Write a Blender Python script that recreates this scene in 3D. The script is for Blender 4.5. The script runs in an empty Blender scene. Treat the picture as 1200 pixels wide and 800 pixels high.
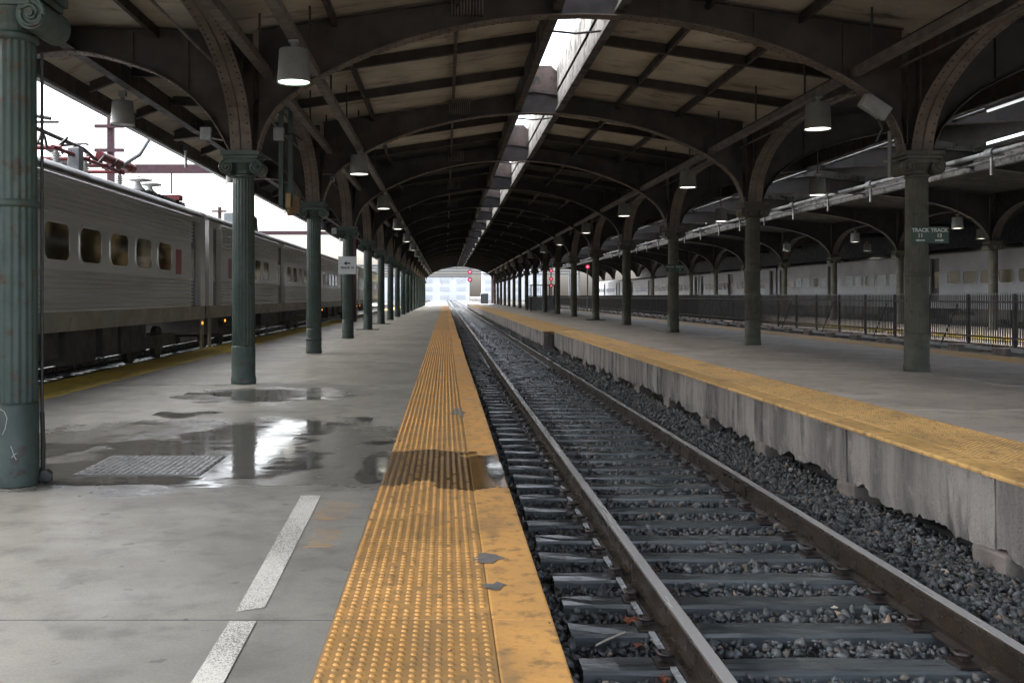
import bpy, bmesh, math, random
import numpy as np
from mathutils import Vector, Matrix
random.seed(7); rng = np.random.default_rng(7)
S = bpy.context.scene
R = math.radians

# ------------------------------------------------------------------ camera
CAMZ = 1.5
cam_d = bpy.data.cameras.new('camera'); cam = bpy.data.objects.new('camera', cam_d)
S.collection.objects.link(cam); S.camera = cam
cam.location = (0, 0, CAMZ); cam.rotation_euler = (R(90), 0, 0)
cam_d.sensor_width = 36; cam_d.lens = 36.0
cam_d.shift_x = 78 / 1200; cam_d.shift_y = -53 / 1200
cam_d.clip_start = 0.05; cam_d.clip_end = 6000

# ------------------------------------------------------------------ world, sun, exposure
SUN_EL, SUN_AZ = R(48), R(-72)
w = bpy.data.worlds.new('World'); S.world = w; w.use_nodes = True
wn = w.node_tree.nodes; wl = w.node_tree.links
for n in list(wn): wn.remove(n)
sky = wn.new('ShaderNodeTexSky'); sky.sky_type = 'NISHITA'; sky.sun_disc = False
sky.sun_elevation = SUN_EL; sky.sun_rotation = SUN_AZ
sky.air_density = 1.0; sky.dust_density = 6.0; sky.ozone_density = 1.0
hs = wn.new('ShaderNodeHueSaturation'); hs.inputs['Saturation'].default_value = 0.46
bg = wn.new('ShaderNodeBackground'); bg.inputs['Strength'].default_value = 0.11
wo = wn.new('ShaderNodeOutputWorld')
wl.new(sky.outputs[0], hs.inputs['Color']); wl.new(hs.outputs[0], bg.inputs['Color']); wl.new(bg.outputs[0], wo.inputs['Surface'])
sd = Vector((math.sin(SUN_AZ) * math.cos(SUN_EL), math.cos(SUN_AZ) * math.cos(SUN_EL), math.sin(SUN_EL)))
sun_d = bpy.data.lights.new('sun', 'SUN'); sun_d.energy = 0.6; sun_d.angle = R(60); sun_d.color = (1, .97, .93)
sun = bpy.data.objects.new('sun', sun_d); S.collection.objects.link(sun)
sun.rotation_euler = (-sd).to_track_quat('-Z', 'Y').to_euler(); sun.location = (-30, 20, 60)
S.view_settings.view_transform = 'Standard'; S.view_settings.look = 'None'
S.view_settings.exposure = 3.2; S.view_settings.gamma = 1.0
S.view_settings.use_curve_mapping = False
cy = S.cycles
cy.use_denoising = True; cy.max_bounces = 8; cy.diffuse_bounces = 5; cy.glossy_bounces = 4
cy.transmission_bounces = 4; cy.sample_clamp_indirect = 8; cy.caustics_reflective = False; cy.caustics_refractive = False

# ------------------------------------------------------------------ helpers
COL = S.collection.objects

def lin(r, g, b):
    f = lambda c: (c / 255 / 12.92) if c / 255 <= .04045 else ((c / 255 + .055) / 1.055) ** 2.4
    return (f(r), f(g), f(b))

def c4(c): return (c[0], c[1], c[2], 1)

class NT:
    def __init__(s, name):
        s.m = bpy.data.materials.new(name); s.m.use_nodes = True
        s.t = s.m.node_tree; s.n = s.t.nodes; s.l = s.t.links
        s.b = s.n['Principled BSDF']
        g = s.n.new('ShaderNodeNewGeometry'); s.geo = g; s.pos = g.outputs['Position']
    def map(s, sc, loc=(0, 0, 0), src=None):
        m = s.n.new('ShaderNodeMapping'); s.l.new(src or s.pos, m.inputs['Vector'])
        m.inputs['Scale'].default_value = sc if isinstance(sc, (tuple, list)) else (sc,) * 3
        m.inputs['Location'].default_value = loc; return m.outputs[0]
    def noise(s, sc, detail=5, rough=.55, loc=(0, 0, 0), dist=0, src=None):
        n = s.n.new('ShaderNodeTexNoise'); n.inputs['Scale'].default_value = 1
        n.inputs['Detail'].default_value = detail; n.inputs['Roughness'].default_value = rough; n.inputs['Distortion'].default_value = dist
        s.l.new(s.map(sc, loc, src), n.inputs['Vector']); return n.outputs['Fac']
    def vor(s, sc, feat='F1'):
        n = s.n.new('ShaderNodeTexVoronoi'); n.feature = feat; n.inputs['Scale'].default_value = 1
        s.l.new(s.map(sc), n.inputs['Vector']); return n.outputs['Distance']
    def ramp(s, fac, a, b, lo=0., hi=1.):
        n = s.n.new('ShaderNodeMapRange'); n.interpolation_type = 'SMOOTHSTEP'
        s.l.new(fac, n.inputs['Value']); n.inputs['From Min'].default_value = a; n.inputs['From Max'].default_value = b
        n.inputs['To Min'].default_value = lo; n.inputs['To Max'].default_value = hi; return n.outputs[0]
    def mix(s, fac, a, b, mode='MIX'):
        n = s.n.new('ShaderNodeMix'); n.data_type = 'RGBA'; n.blend_type = mode
        for i, v in ((0, fac), (6, a), (7, b)):
            if isinstance(v, (int, float)): n.inputs[i].default_value = v
            elif isinstance(v, tuple): n.inputs[i].default_value = c4(v)
            else: s.l.new(v, n.inputs[i])
        return n.outputs[2]
    def math(s, op, a, b=0., c=None):
        n = s.n.new('ShaderNodeMath'); n.operation = op
        for i, v in enumerate((a, b) if c is None else (a, b, c)):
            if isinstance(v, (int, float)): n.inputs[i].default_value = v
            else: s.l.new(v, n.inputs[i])
        return n.outputs[0]
    def sep(s, src=None):
        n = s.n.new('ShaderNodeSeparateXYZ'); s.l.new(src or s.pos, n.inputs[0]); return n.outputs
    def island(s): return s.geo.outputs['Random Per Island']
    def objrand(s):
        n = s.n.new('ShaderNodeObjectInfo'); return n.outputs['Random']
    def blob(s, cx, cyy, rx, ry, nz, soft=.35):
        """1 inside an uneven patch on the floor, 0 outside"""
        x = s.math('DIVIDE', s.math('SUBTRACT', s.sep()[0], cx), rx); y = s.math('DIVIDE', s.math('SUBTRACT', s.sep()[1], cyy), ry)
        d = s.math('ADD', s.math('MULTIPLY', x, x), s.math('MULTIPLY', y, y))
        d = s.math('ADD', d, s.math('MULTIPLY', s.math('SUBTRACT', nz, .5), 2.6))
        return s.ramp(d, 1 - soft, 1 + soft, 1, 0)
    def set(s, col=None, rough=None, metal=None, spec=None):
        for k, v in (('Base Color', col), ('Roughness', rough), ('Metallic', metal), ('Specular IOR Level', spec)):
            if v is None: continue
            if isinstance(v, tuple): s.b.inputs[k].default_value = c4(v)
            elif isinstance(v, (int, float)): s.b.inputs[k].default_value = v
            else: s.l.new(v, s.b.inputs[k])
        return s
    def bump(s, h, strength=.3, dist=.01):
        n = s.n.new('ShaderNodeBump'); n.inputs['Strength'].default_value = strength; n.inputs['Distance'].default_value = dist
        s.l.new(h, n.inputs['Height']); s.l.new(n.outputs[0], s.b.inputs['Normal']); return s

M = {}
def surf(name, c1, c2, sc=1.2, rough=(.5, .8), metal=0., bump=.25, bsc=40, c3=None, t3=(.58, .7), sc3=4., jitter=0., spec=.5):
    t = NT(name); n1 = t.noise(sc, 6)
    col = t.mix(t.ramp(n1, .35, .65), c1, c2)
    fine = t.noise(bsc, 4)
    col = t.mix(.35, col, t.mix(fine, (.35, .35, .35), (1.25, 1.25, 1.25)), 'MULTIPLY')
    if c3: col = t.mix(t.ramp(t.noise(sc3, 7, .65, (3, 7, 1)), *t3), col, c3)
    if jitter:
        col = t.mix(1., col, t.mix(t.objrand(), (1 - jitter,) * 3, (1 + jitter,) * 3), 'MULTIPLY')
    t.set(col, t.ramp(t.noise(sc * 2.3, 5, .6, (9, 2, 4)), .3, .7, rough[0], rough[1]), metal, spec)
    if bump: t.bump(t.noise(bsc, 5), bump, .01)
    M[name] = t.m; return t

surf('steel_paint', (.054, .044, .040), (.027, .023, .022), 1.5, (.45, .75), c3=(.10, .032, .018), t3=(.60, .72), sc3=1.3)
surf('flange_lit', (.17, .138, .118), (.105, .084, .073), 2.2, (.45, .7), c3=(.09, .035, .02), t3=(.62, .75), sc3=2.2)  # same paint as the steel, caught light put into its colour
surf('beam_paint', (.042, .034, .031), (.026, .022, .02), 2, (.5, .8), c3=(.08, .03, .018), t3=(.63, .75))
surf('channel_paint', (.17, .15, .135), (.10, .085, .075), 3, (.45, .7), c3=(.09, .04, .025), t3=(.60, .72))
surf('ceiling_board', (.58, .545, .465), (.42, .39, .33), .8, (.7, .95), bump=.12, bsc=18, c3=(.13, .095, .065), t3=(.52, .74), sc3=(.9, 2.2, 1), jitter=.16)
surf('ceiling_shaded', (.018, .017, .016), (.010, .010, .010), .8, (.7, .95), bump=.12, bsc=18, jitter=.1)  # dark copy of the boards, shade of far and right bays in its colour
surf('steel_shaded', (.024, .020, .018), (.014, .012, .011), 1.5, (.5, .75))  # dark copy of the steel paint, with shade put into the colour
surf('deck_dark', (.012, .012, .012), (.008, .008, .008), 1, (.8, .95), bump=0)
surf('green_paint', (.056, .086, .078), (.038, .062, .057), 2.5, (.38, .62), c3=(.05, .042, .032), t3=(.56, .62), sc3=7, bump=.2, jitter=.16)
surf('green_dull', (.092, .096, .072), (.058, .062, .048), 2.5, (.5, .75), c3=(.05, .042, .032), t3=(.56, .62), sc3=7, bump=.2, jitter=.16)
surf('green_sign', (.022, .06, .048), (.018, .05, .04), 2.5, (.4, .6), bump=0)
surf('lamp_metal', (.22, .235, .235), (.18, .19, .19), 4, (.4, .6), bump=.05)
surf('grey_metal', (.28, .30, .31), (.20, .22, .23), 4, (.4, .6), bump=.1)
surf('grey_pipe', (.15, .16, .165), (.07, .075, .08), 1.2, (.4, .6), c3=(.03, .03, .03), t3=(.5, .6), sc3=1.5, bump=.05)
surf('fence_paint', (.05, .05, .053), (.03, .03, .032), 3, (.3, .5), bump=0)
surf('drain_metal', (.15, .155, .155), (.10, .105, .105), 4, (.2, .36), bump=.1)
surf('chip_grey', (.19, .185, .18), (.14, .137, .133), 9, (.6, .8))
surf('joint_tar', (.03, .028, .026), (.02, .019, .018), 5, (.6, .8), bump=0)
surf('grey_pale', (.40, .43, .45), (.30, .33, .35), 6, (.2, .4), bump=0)
surf('dark_metal', (.03, .03, .032), (.02, .02, .022), 4, (.4, .65), bump=.1)
surf('weathered_concrete', (.125, .125, .122), (.075, .075, .072), 1.4, (.75, .95), c3=(.016, .015, .014), t3=(.50, .60), sc3=2.6, bump=.5, bsc=14)
surf('crosswall_concrete', (.13, .095, .082), (.07, .056, .05), 1.6, (.75, .95), c3=(.035, .03, .028), t3=(.50, .64), sc3=1.9, bump=.5, bsc=14)
surf('footing_concrete', (.20, .175, .16), (.14, .125, .118), 5, (.75, .95), c3=(.10, .09, .085), t3=(.58, .7), sc3=9, bump=.8, bsc=45, jitter=.15)
surf('gantry_paint', (.062, .022, .030), (.045, .018, .024), 2, (.55, .8))
surf('red_paint', (.17, .012, .016), (.12, .010, .012), 3, (.4, .6))
surf('orange_plastic', (.62, .11, .03), (.5, .09, .03), 3, (.4, .6))
surf('wood_tan', (.33, .23, .11), (.25, .165, .08), 6, (.5, .8))
surf('porcelain', (.62, .64, .63), (.5, .52, .52), 5, (.2, .35), bump=0)
surf('rail_side', (.034, .024, .017), (.017, .013, .010), 3, (.22, .38), c3=(.05, .038, .03), t3=(.58, .7), sc3=6, bump=.25, bsc=80)
surf('rust_dark', (.034, .024, .022), (.022, .017, .016), 9, (.3, .5), c3=(.075, .03, .022), t3=(.6, .75), sc3=14)
surf('platform_side_far', (.20, .185, .175), (.15, .14, .135), 1.2, (.75, .95))
surf('white_paint_far', (.6, .62, .62), (.5, .52, .53), .5, (.6, .8), bump=0)
surf('far_building', (.62, .65, .67), (.56, .59, .62), .2, (.7, .9), bump=0)  # pale tone stands in for haze, put into the colour
surf('far_metal', (.13, .145, .155), (.10, .112, .12), .2, (.6, .9), bump=0)
surf('leaf_brown', (.25, .085, .04), (.16, .05, .03), 30, (.5, .7), bump=.3, bsc=120)
surf('pale_litter', (.62, .55, .47), (.5, .43, .36), 20, (.6, .8))
surf('under_metal', (.075, .073, .07), (.045, .044, .043), 2, (.5, .75), bump=.1)
surf('sill_metal', (.30, .285, .25), (.22, .205, .175), 1.5, (.4, .6), c3=(.12, .10, .08), t3=(.6, .75), sc3=2)
surf('door_dark', (.012, .011, .010), (.008, .008, .008), 3, (.3, .5), bump=0)
surf('far_train', (.25, .27, .30), (.20, .22, .245), .7, (.35, .5), bump=0)
surf('coach_roof', (.10, .10, .10), (.06, .06, .062), .8, (.35, .55), bump=.05)
surf('cable_black', (.015, .015, .016), (.012, .012, .013), 8, (.5, .7), bump=0)

def simple(name, col, rough=.5, metal=0., emit=None, es=0.):
    t = NT(name); t.set(col, rough, metal)
    if emit: t.b.inputs['Emission Color'].default_value = c4(emit); t.b.inputs['Emission Strength'].default_value = es
    M[name] = t.m; return t
simple('lamp_glow', (.8, .8, .78), .4, 0, (1.0, .96, .80), .9)
simple('lamp_glow_green', (.8, .8, .78), .4, 0, (.74, 1.0, .80), .9)
simple('lamp_off', (.5, .52, .52), .4)
simple('red_glow', (.6, .02, .05), .4, 0, (1., .015, .05), .22)
simple('pink_core', (.9, .3, .4), .4, 0, (1., .30, .42), .25)
simple('amber_glow', (.9, .5, .1), .4, 0, (1., .42, .08), .16)
simple('tube_glow', (.9, .9, .9), .4, 0, (.95, .98, 1.), .10)
simple('sign_white', (.62, .66, .67), .5)
simple('sign_black', (.012, .012, .014), .6)
simple('letter_pale', (.50, .54, .52), .55)
simple('reflection_red', (.30, .05, .07), .35)
t = simple('window_glass', (.014, .012, .009), .07, 0, (1, .72, .34), .0008)
t.set(spec=.22); n_ = t.noise((.5, .9, 1.8), 2, .5); e_ = t.ramp(n_, .40, .75, .0003, .0045); t.l.new(e_, t.b.inputs['Emission Strength'])
simple('far_pane', (.42, .45, .48), .3)  # panes paled, haze put into their colour
simple('window_glass_far', (.03, .033, .036), .1).set(spec=.25)
simple('window_glass_warm', (.03, .03, .026), .1, 0, (.9, .82, .55), .0025).set(spec=.25)

# polished running surface of a rail
t = NT('rail_head'); t.set((.58, .58, .58), t.ramp(t.noise((8, .5, 8), 3), .3, .7, .16, .28), .45); M['rail_head'] = t.m

# stainless steel of the coaches
t = NT('stainless')
st = t.noise((2, .22, 2), 4, .5); cl = t.mix(t.ramp(st, .3, .7), (.72, .735, .75), (.60, .612, .625))
t.set(cl, t.ramp(t.noise((.6, .3, .6), 3, .5), .3, .7, .30, .40), .62); M['stainless'] = t.m

# concrete of the platforms: blotches, speckle, scuffs, damp patches
def concrete(name, tint, damp):
    t = NT(name)
    big = t.noise(.55, 6, .6); mid = t.noise(3.2, 6, .62, (5, 1, 0)); fine = t.noise(70, 3, .6)
    col = t.mix(t.ramp(big, .34, .66), tuple(.82 * c for c in tint), tuple(1.1 * c for c in tint))
    col = t.mix(t.ramp(mid, .47, .70), col, tuple(.62 * c for c in tint))
    col = t.mix(.6, col, t.mix(fine, (.40, .40, .40), (1.5, 1.5, 1.5)), 'MULTIPLY')
    col = t.mix(t.ramp(t.noise(190, 2, .5, (3, 1, 4)), .60, .68, 0, .55), col, tuple(.45 * c for c in tint))
    col = t.mix(t.ramp(t.noise((7, 7, 7), 3, .5, (1, 8, 2)), .67, .71), col, tuple(.5 * c for c in tint))   # gum and drip marks
    col = t.mix(t.ramp(t.vor(1.7), .035, .06, .75, 0), col, tuple(.30 * c for c in tint))
    col = t.mix(1., col, t.mix(t.objrand(), (.93, .93, .93), (1.07, 1.07, 1.07)), 'MULTIPLY')
    rg = t.ramp(t.noise(1.1, 6, .65, (2, 6, 3)), .32, .68, .30, .56)
    if damp:
        nz = t.noise((1.3, 1.6, 1), 6, .6, (4, 3, 1)); dm = None
        for b in damp:
            k = t.blob(*b, nz); dm = k if dm is None else t.math('MAXIMUM', dm, k)
        col = t.mix(t.math('MULTIPLY', dm, .42), col, (.08, .078, .073))
        rg = t.math('ADD', t.math('MULTIPLY', rg, t.math('SUBTRACT', 1, dm)), t.math('MULTIPLY', dm, t.ramp(mid, .3, .7, .12, .28)))
    t.set(col, rg); h = t.math('ADD', t.math('MULTIPLY', fine, .5), mid); t.bump(h, .16, .006)
    M[name] = t.m
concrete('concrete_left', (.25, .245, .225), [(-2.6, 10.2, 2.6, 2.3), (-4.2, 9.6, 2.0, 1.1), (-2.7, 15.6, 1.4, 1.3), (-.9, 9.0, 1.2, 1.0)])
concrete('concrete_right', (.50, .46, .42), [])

# puddle: a film of still water over dark wet concrete
t = NT('puddle_water'); n = t.noise(2.6, 5); at = t.n.new('ShaderNodeAttribute'); at.attribute_name = 'film'
fz = t.math('ADD', at.outputs['Fac'], t.math('MULTIPLY', t.math('SUBTRACT', t.noise((7, 16, 1), 5, .65), .5), .30))
t.set(t.mix(n, (.07, .069, .065), (.12, .118, .112)), t.ramp(t.noise((1.2, 6, 1), 5, .6), .36, .62, .02, .11), 0, .5); t.b.inputs['IOR'].default_value = 1.33
t.l.new(t.ramp(fz, .02, .26, 0, 1), t.b.inputs['Alpha'])
t.bump(t.noise((11, 4, 1), 4), .16, .004); M['puddle_water'] = t.m

# yellow warning paint, worn and dirty
def yellow(name, base, wet=None, worn=.70, grime=1.):
    t = NT(name); n1 = t.noise(1.3, 6, .6); n2 = t.noise(9, 6, .65, (3, 3, 3)); fine = t.noise(60, 3)
    col = t.mix(t.ramp(n1, .33, .67), tuple(.74 * c for c in base), base)
    col = t.mix(1., col, t.mix(t.objrand(), (.86, .86, .88), (1.1, 1.1, 1.08)), 'MULTIPLY')
    col = t.mix(t.ramp(n2, .48, .70, 0, .8), col, (.17, .11, .05))
    col = t.mix(t.ramp(t.noise((2.4, .8, 1), 5, .6, (6, 1, 9)), .54, .70, 0, .55), col, (.21, .15, .085))
    col = t.mix(.35, col, t.mix(fine, (.5, .5, .5), (1.3, 1.3, 1.3)), 'MULTIPLY')
    col = t.mix(t.ramp(t.noise(2.1, 5, .5, (8, 1, 5)), worn, worn + .012), col, (.20, .195, .20))
    col = t.mix(t.ramp(t.noise(14, 3, .5, (1, 2, 7)), .72, .74), col, (.06, .05, .04))
    if grime > 1: col = t.mix(t.ramp(t.noise(5, 5, .6, (2, 8, 8)), .3, .6, .25, .7), col, (.26, .165, .07))
    rg = t.ramp(n1, .3, .7, .38, .62)
    if wet:
        nz = t.noise((2.2, 1.6, 1), 5, .6, (2, 2, 2)); dm = t.blob(*wet, nz, soft=.12)
        col = t.mix(t.math('MULTIPLY', dm, .74), col, (.05, .034, .016)); rg = t.math('ADD', t.math('MULTIPLY', rg, t.math('SUBTRACT', 1, dm)), t.math('MULTIPLY', dm, .09))
    t.set(col, rg); t.bump(fine, .15, .004); M[name] = t.m
YEL = (.64, .345, .105)
yellow('yellow_left', YEL, (.0, 8.95, 1.5, .95))
yellow('yellow_left_tile', YEL, (.0, 8.95, 1.5, .95), .70, 2.)
yellow('yellow_right', (.70, .44, .165), None, .80)
yellow('yellow_mustard', (.74, .55, .09), None, .80)

# white line paint with specks of concrete showing through
t = NT('line_paint'); s1 = t.noise(140, 2); s2 = t.noise(1.2, 4, .6, (0, 0, 3))
k = t.math('SUBTRACT', s1, t.math('MULTIPLY', t.ramp(s2, .35, .65), .12))
t.set(t.mix(t.ramp(k, .36, .44), (.20, .195, .18), (.60, .60, .565)), .55); M['line_paint'] = t.m
t = NT('faded_yellow'); s1 = t.noise((6, 55, 6), 4)
t.set(t.mix(t.ramp(s1, .46, .56), (.275, .265, .245), (.48, .30, .12)), .6); M['faded_yellow'] = t.m

# weathered vertical concrete face of the right platform
t = NT('platform_wall'); v = t.noise((1.6, 1.6, .22), 6, .6); b2 = t.noise(2.4, 6, .65, (4, 0, 0)); f = t.noise(38, 4)
col = t.mix(t.ramp(v, .33, .66), (.115, .108, .104), (.30, .283, .268))
col = t.mix(t.ramp(b2, .52, .72), col, (.29, .265, .25)); col = t.mix(t.ramp(t.noise((2.6, 2.6, .5), 5, .6, (7, 7, 7)), .54, .70), col, (.06, .055, .052))
col = t.mix(.4, col, t.mix(f, (.4, .4, .4), (1.35, 1.35, 1.35)), 'MULTIPLY')
t.set(col, .85); t.bump(t.math('ADD', t.math('MULTIPLY', b2, 2.0), f), .8, .02); M['platform_wall'] = t.m

# ballast stones, and a bed with the shade between stones painted dark
t = NT('ballast_stone'); n = t.noise(35, 4)
i2 = t.math('FRACT', t.math('MULTIPLY', t.island(), 37.0)); col = t.mix(t.island(), (.026, .030, .033), (.125, .137, .142)); col = t.mix(t.ramp(i2, .80, .86, 0, .8), col, (.10, .085, .072)); col = t.mix(.4, col, t.mix(n, (.5, .5, .5), (1.3, 1.3, 1.3)), 'MULTIPLY')
col = t.mix(t.ramp(t.island(), .988, .99), col, (.30, .22, .16))
t.set(col, t.ramp(n, .3, .7, .42, .7)); M['ballast_stone'] = t.m
t = NT('ballast_bed'); v = t.vor(17); n = t.noise(6, 5)
t.set(t.mix(t.ramp(v, .1, .5), (.06, .066, .07), (.012, .013, .014)), t.ramp(n, .3, .7, .4, .7)); t.bump(t.math('SUBTRACT', 1, v), 1., .05); M['ballast_bed'] = t.m
t = NT('ground_dirt'); n = t.noise(.3, 6)
t.set(t.mix(n, (.13, .125, .115), (.24, .235, .225)), .9); M['ground_dirt'] = t.m
# wet sleepers
t = NT('sleeper_wet'); n = t.noise((2.5, 18, 18), 6, .6); f = t.noise(60, 4)
col = t.mix(t.ramp(n, .3, .7), (.055, .066, .072), (.115, .132, .14)); col = t.mix(.4, col, t.mix(f, (.5, .5, .5), (1.3, 1.3, 1.3)), 'MULTIPLY')
col = t.mix(1., col, t.mix(t.objrand(), (.75, .75, .75), (1.15, 1.15, 1.15)), 'MULTIPLY')
t.set(col, t.ramp(t.noise((3, 9, 9), 5, .6, (1, 1, 1)), .3, .7, .08, .26)); t.bump(t.math('ADD', n, f), .22, .005); M['sleeper_wet'] = t.m

class MB:
    def __init__(s): s.v = []; s.f = []; s.sm = []
    def add(s, vs, fs, smooth=False):
        o = len(s.v); s.v += [tuple(p) for p in vs]; s.f += [tuple(i + o for i in f) for f in fs]; s.sm += [smooth] * len(fs); return s
    def box(s, x0, x1, y0, y1, z0, z1):
        return s.add([(x0, y0, z0), (x1, y0, z0), (x1, y1, z0), (x0, y1, z0), (x0, y0, z1), (x1, y0, z1), (x1, y1, z1), (x0, y1, z1)],
                     [(0, 3, 2, 1), (4, 5, 6, 7), (0, 1, 5, 4), (1, 2, 6, 5), (2, 3, 7, 6), (3, 0, 4, 7)])
    def hexa(s, a, b):
        """two quads (4 points each, same winding) joined"""
        return s.add(list(a) + list(b), [(3, 2, 1, 0), (4, 5, 6, 7), (0, 1, 5, 4), (1, 2, 6, 5), (2, 3, 7, 6), (3, 0, 4, 7)])
    def prism(s, prof, a, b, axis='y', smooth=False, caps=True):
        n = len(prof)
        f3 = {'y': lambda p, t: (p[0], t, p[1]), 'x': lambda p, t: (t, p[0], p[1]), 'z': lambda p, t: (p[0], p[1], t)}[axis]
        vs = [f3(p, a) for p in prof] + [f3(p, b) for p in prof]
        s.add(vs, [(i, (i + 1) % n, n + (i + 1) % n, n + i) for i in range(n)], smooth)
        if caps: s.add(vs, [tuple(range(n - 1, -1, -1)), tuple(range(n, 2 * n))])
        return s
    def strip(s, pts, width, thick, axis):
        """plate swept along a 2D curve; axis = the direction of its width"""
        P = [Vector(p) for p in pts]; n = len(P); nor = []
        for i in range(n):
            d = (P[min(i + 1, n - 1)] - P[max(i - 1, 0)]).normalized(); nor.append(Vector((-d.y, d.x)))
        def m(p, t): return (p.x, t, p.y) if axis == 'y' else (t, p.x, p.y)
        h = width / 2; vs = []
        for p, k in zip(P, nor):
            q = p + k * thick; vs += [m(p, -h), m(p, h), m(q, h), m(q, -h)]
        fs = []
        for i in range(n - 1):
            a = 4 * i; b = a + 4
            for j in range(4): fs.append((a + j, a + (j + 1) % 4, b + (j + 1) % 4, b + j))
        fs += [(3, 2, 1, 0), (4 * n - 4, 4 * n - 3, 4 * n - 2, 4 * n - 1)]
        return s.add(vs, fs)
    def web(s, low, top, t0, t1, axis):
        """plate between a lower curve and an upper curve with the same number of points"""
        m = (lambda p, t: (p[0], t, p[1])) if axis == 'y' else (lambda p, t: (t, p[0], p[1]))
        for i in range(len(low) - 1):
            q = [low[i], low[i + 1], top[i + 1], top[i]]
            s.hexa([m(p, t0) for p in q], [m(p, t1) for p in q])
        return s
    def tube(s, pts, r, n=8, smooth=True, caps=True):
        P = [Vector(p) for p in pts]; L = len(P); rr = r if isinstance(r, (list, tuple)) else [r] * L; vs = []
        for i in range(L):
            d = (P[min(i + 1, L - 1)] - P[max(i - 1, 0)]).normalized()
            u = d.cross(Vector((0, 0, 1)) if abs(d.z) < .9 else Vector((1, 0, 0))).normalized(); v = d.cross(u)
            vs += [tuple(P[i] + (u * math.cos(2 * math.pi * k / n) + v * math.sin(2 * math.pi * k / n)) * rr[i]) for k in range(n)]
        fs = [(i * n + k, i * n + (k + 1) % n, (i + 1) * n + (k + 1) % n, (i + 1) * n + k) for i in range(L - 1) for k in range(n)]
        s.add(vs, fs, smooth)
        if caps: s.add(vs, [tuple(range(n)), tuple(range((L - 1) * n, L * n))])
        return s
    def lathe(s, prof, n=24, cx=0, cyy=0, flute=None, smooth=True):
        vs = []
        for r, z in prof:
            for k in range(n):
                a = 2 * math.pi * k / n; q = r * (1 - (flute or (lambda *_: 0))(k, z)); vs.append((cx + q * math.cos(a), cyy + q * math.sin(a), z))
        L = len(prof)
        s.add(vs, [(i * n + k, i * n + (k + 1) % n, (i + 1) * n + (k + 1) % n, (i + 1) * n + k) for i in range(L - 1) for k in range(n)], smooth)
        return s.add(vs, [tuple(range(n - 1, -1, -1)), tuple(range((L - 1) * n, L * n))])
    def mesh(s, name, mat, bevel=0):
        me = bpy.data.meshes.new(name)
        if bevel:
            tmp = bpy.data.meshes.new('tmp'); tmp.from_pydata(s.v, [], s.f); bm = bmesh.new(); bm.from_mesh(tmp); bpy.data.meshes.remove(tmp)
            bmesh.ops.bevel(bm, geom=list(bm.edges), offset=bevel, segments=2, affect='EDGES', profile=.6); bm.to_mesh(me); bm.free()
        else:
            me.from_pydata(s.v, [], s.f)
            if any(s.sm): me.polygons.foreach_set('use_smooth', s.sm)
        me.materials.append(M[mat] if isinstance(mat, str) else mat); me.update(); return me
    def build(s, name, mat, parent=None, loc=(0, 0, 0), bevel=0, kind=None):
        return link(name, s.mesh(name, mat, bevel), parent, loc, kind)

def link(name, me, parent=None, loc=(0, 0, 0), kind=None):
    o = bpy.data.objects.new(name, me); COL.link(o); o.location = loc
    if parent is not None: o.parent = parent
    if kind: o['kind'] = kind
    return o
def tag(o, label, cat, group=None):
    o['label'] = label; o['category'] = cat
    if group: o['group'] = group
    return o
def thing(name, loc, label, cat, group=None): return tag(link(name, None, None, loc), label, cat, group)
def copy_tree(o, parent=None):
    c = o.copy(); COL.link(c)
    if parent is not None: c.parent = parent
    for ch in [x for x in bpy.data.objects if x.parent == o]: copy_tree(ch, c)
    return c
def structure(o): o['kind'] = 'structure'; return o
ORD = 'first second third fourth fifth sixth seventh eighth ninth tenth eleventh twelfth thirteenth fourteenth fifteenth sixteenth seventeenth eighteenth nineteenth twentieth'.split()
H = lambda h: h + CAMZ     # height above the lens -> z

def text(body, size, loc, rot, mat, parent, name='lettering', align='CENTER', depth=.002, bold=0.):
    cu = bpy.data.curves.new('t', 'FONT'); cu.body = body; cu.size = size; cu.align_x = align; cu.align_y = 'CENTER'; cu.extrude = depth; cu.offset = bold; cu.resolution_u = 3
    o = bpy.data.objects.new('t', cu); COL.link(o); bpy.context.view_layer.update()
    me = bpy.data.meshes.new_from_object(o.evaluated_get(bpy.context.evaluated_depsgraph_get())); me.name = name
    bpy.data.objects.remove(o); bpy.data.curves.remove(cu); me.materials.clear(); me.materials.append(M[mat])
    q = link(name, me, parent, loc); q.rotation_euler = rot; return q

def vnoise(x, y, seed, octs=4):
    """value noise on numpy arrays"""
    out = np.zeros_like(x); amp = 1.; tot = 0
    for o in range(octs):
        g = np.random.default_rng(seed + o).random((64, 64)); xi = np.floor(x).astype(int); yi = np.floor(y).astype(int)
        fx = x - xi; fy = y - yi; fx = fx * fx * (3 - 2 * fx); fy = fy * fy * (3 - 2 * fy)
        G = lambda a, b: g[a % 64, b % 64]
        out += amp * ((G(xi, yi) * (1 - fx) + G(xi + 1, yi) * fx) * (1 - fy) + (G(xi, yi + 1) * (1 - fx) + G(xi + 1, yi + 1) * fx) * fy)
        tot += amp; amp *= .5; x = x * 2.03 + 11; y = y * 2.03 + 5
    return out / tot

BAY = 9.4; YS = [8.2 + BAY * k for k in range(-1, 18)]; YEND = 173.0; LY0 = -1.25; YBACK = -9.0
XL, XR, X3 = -3.47, 8.1, 24.5
ZCAP = H(2.46)

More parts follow.
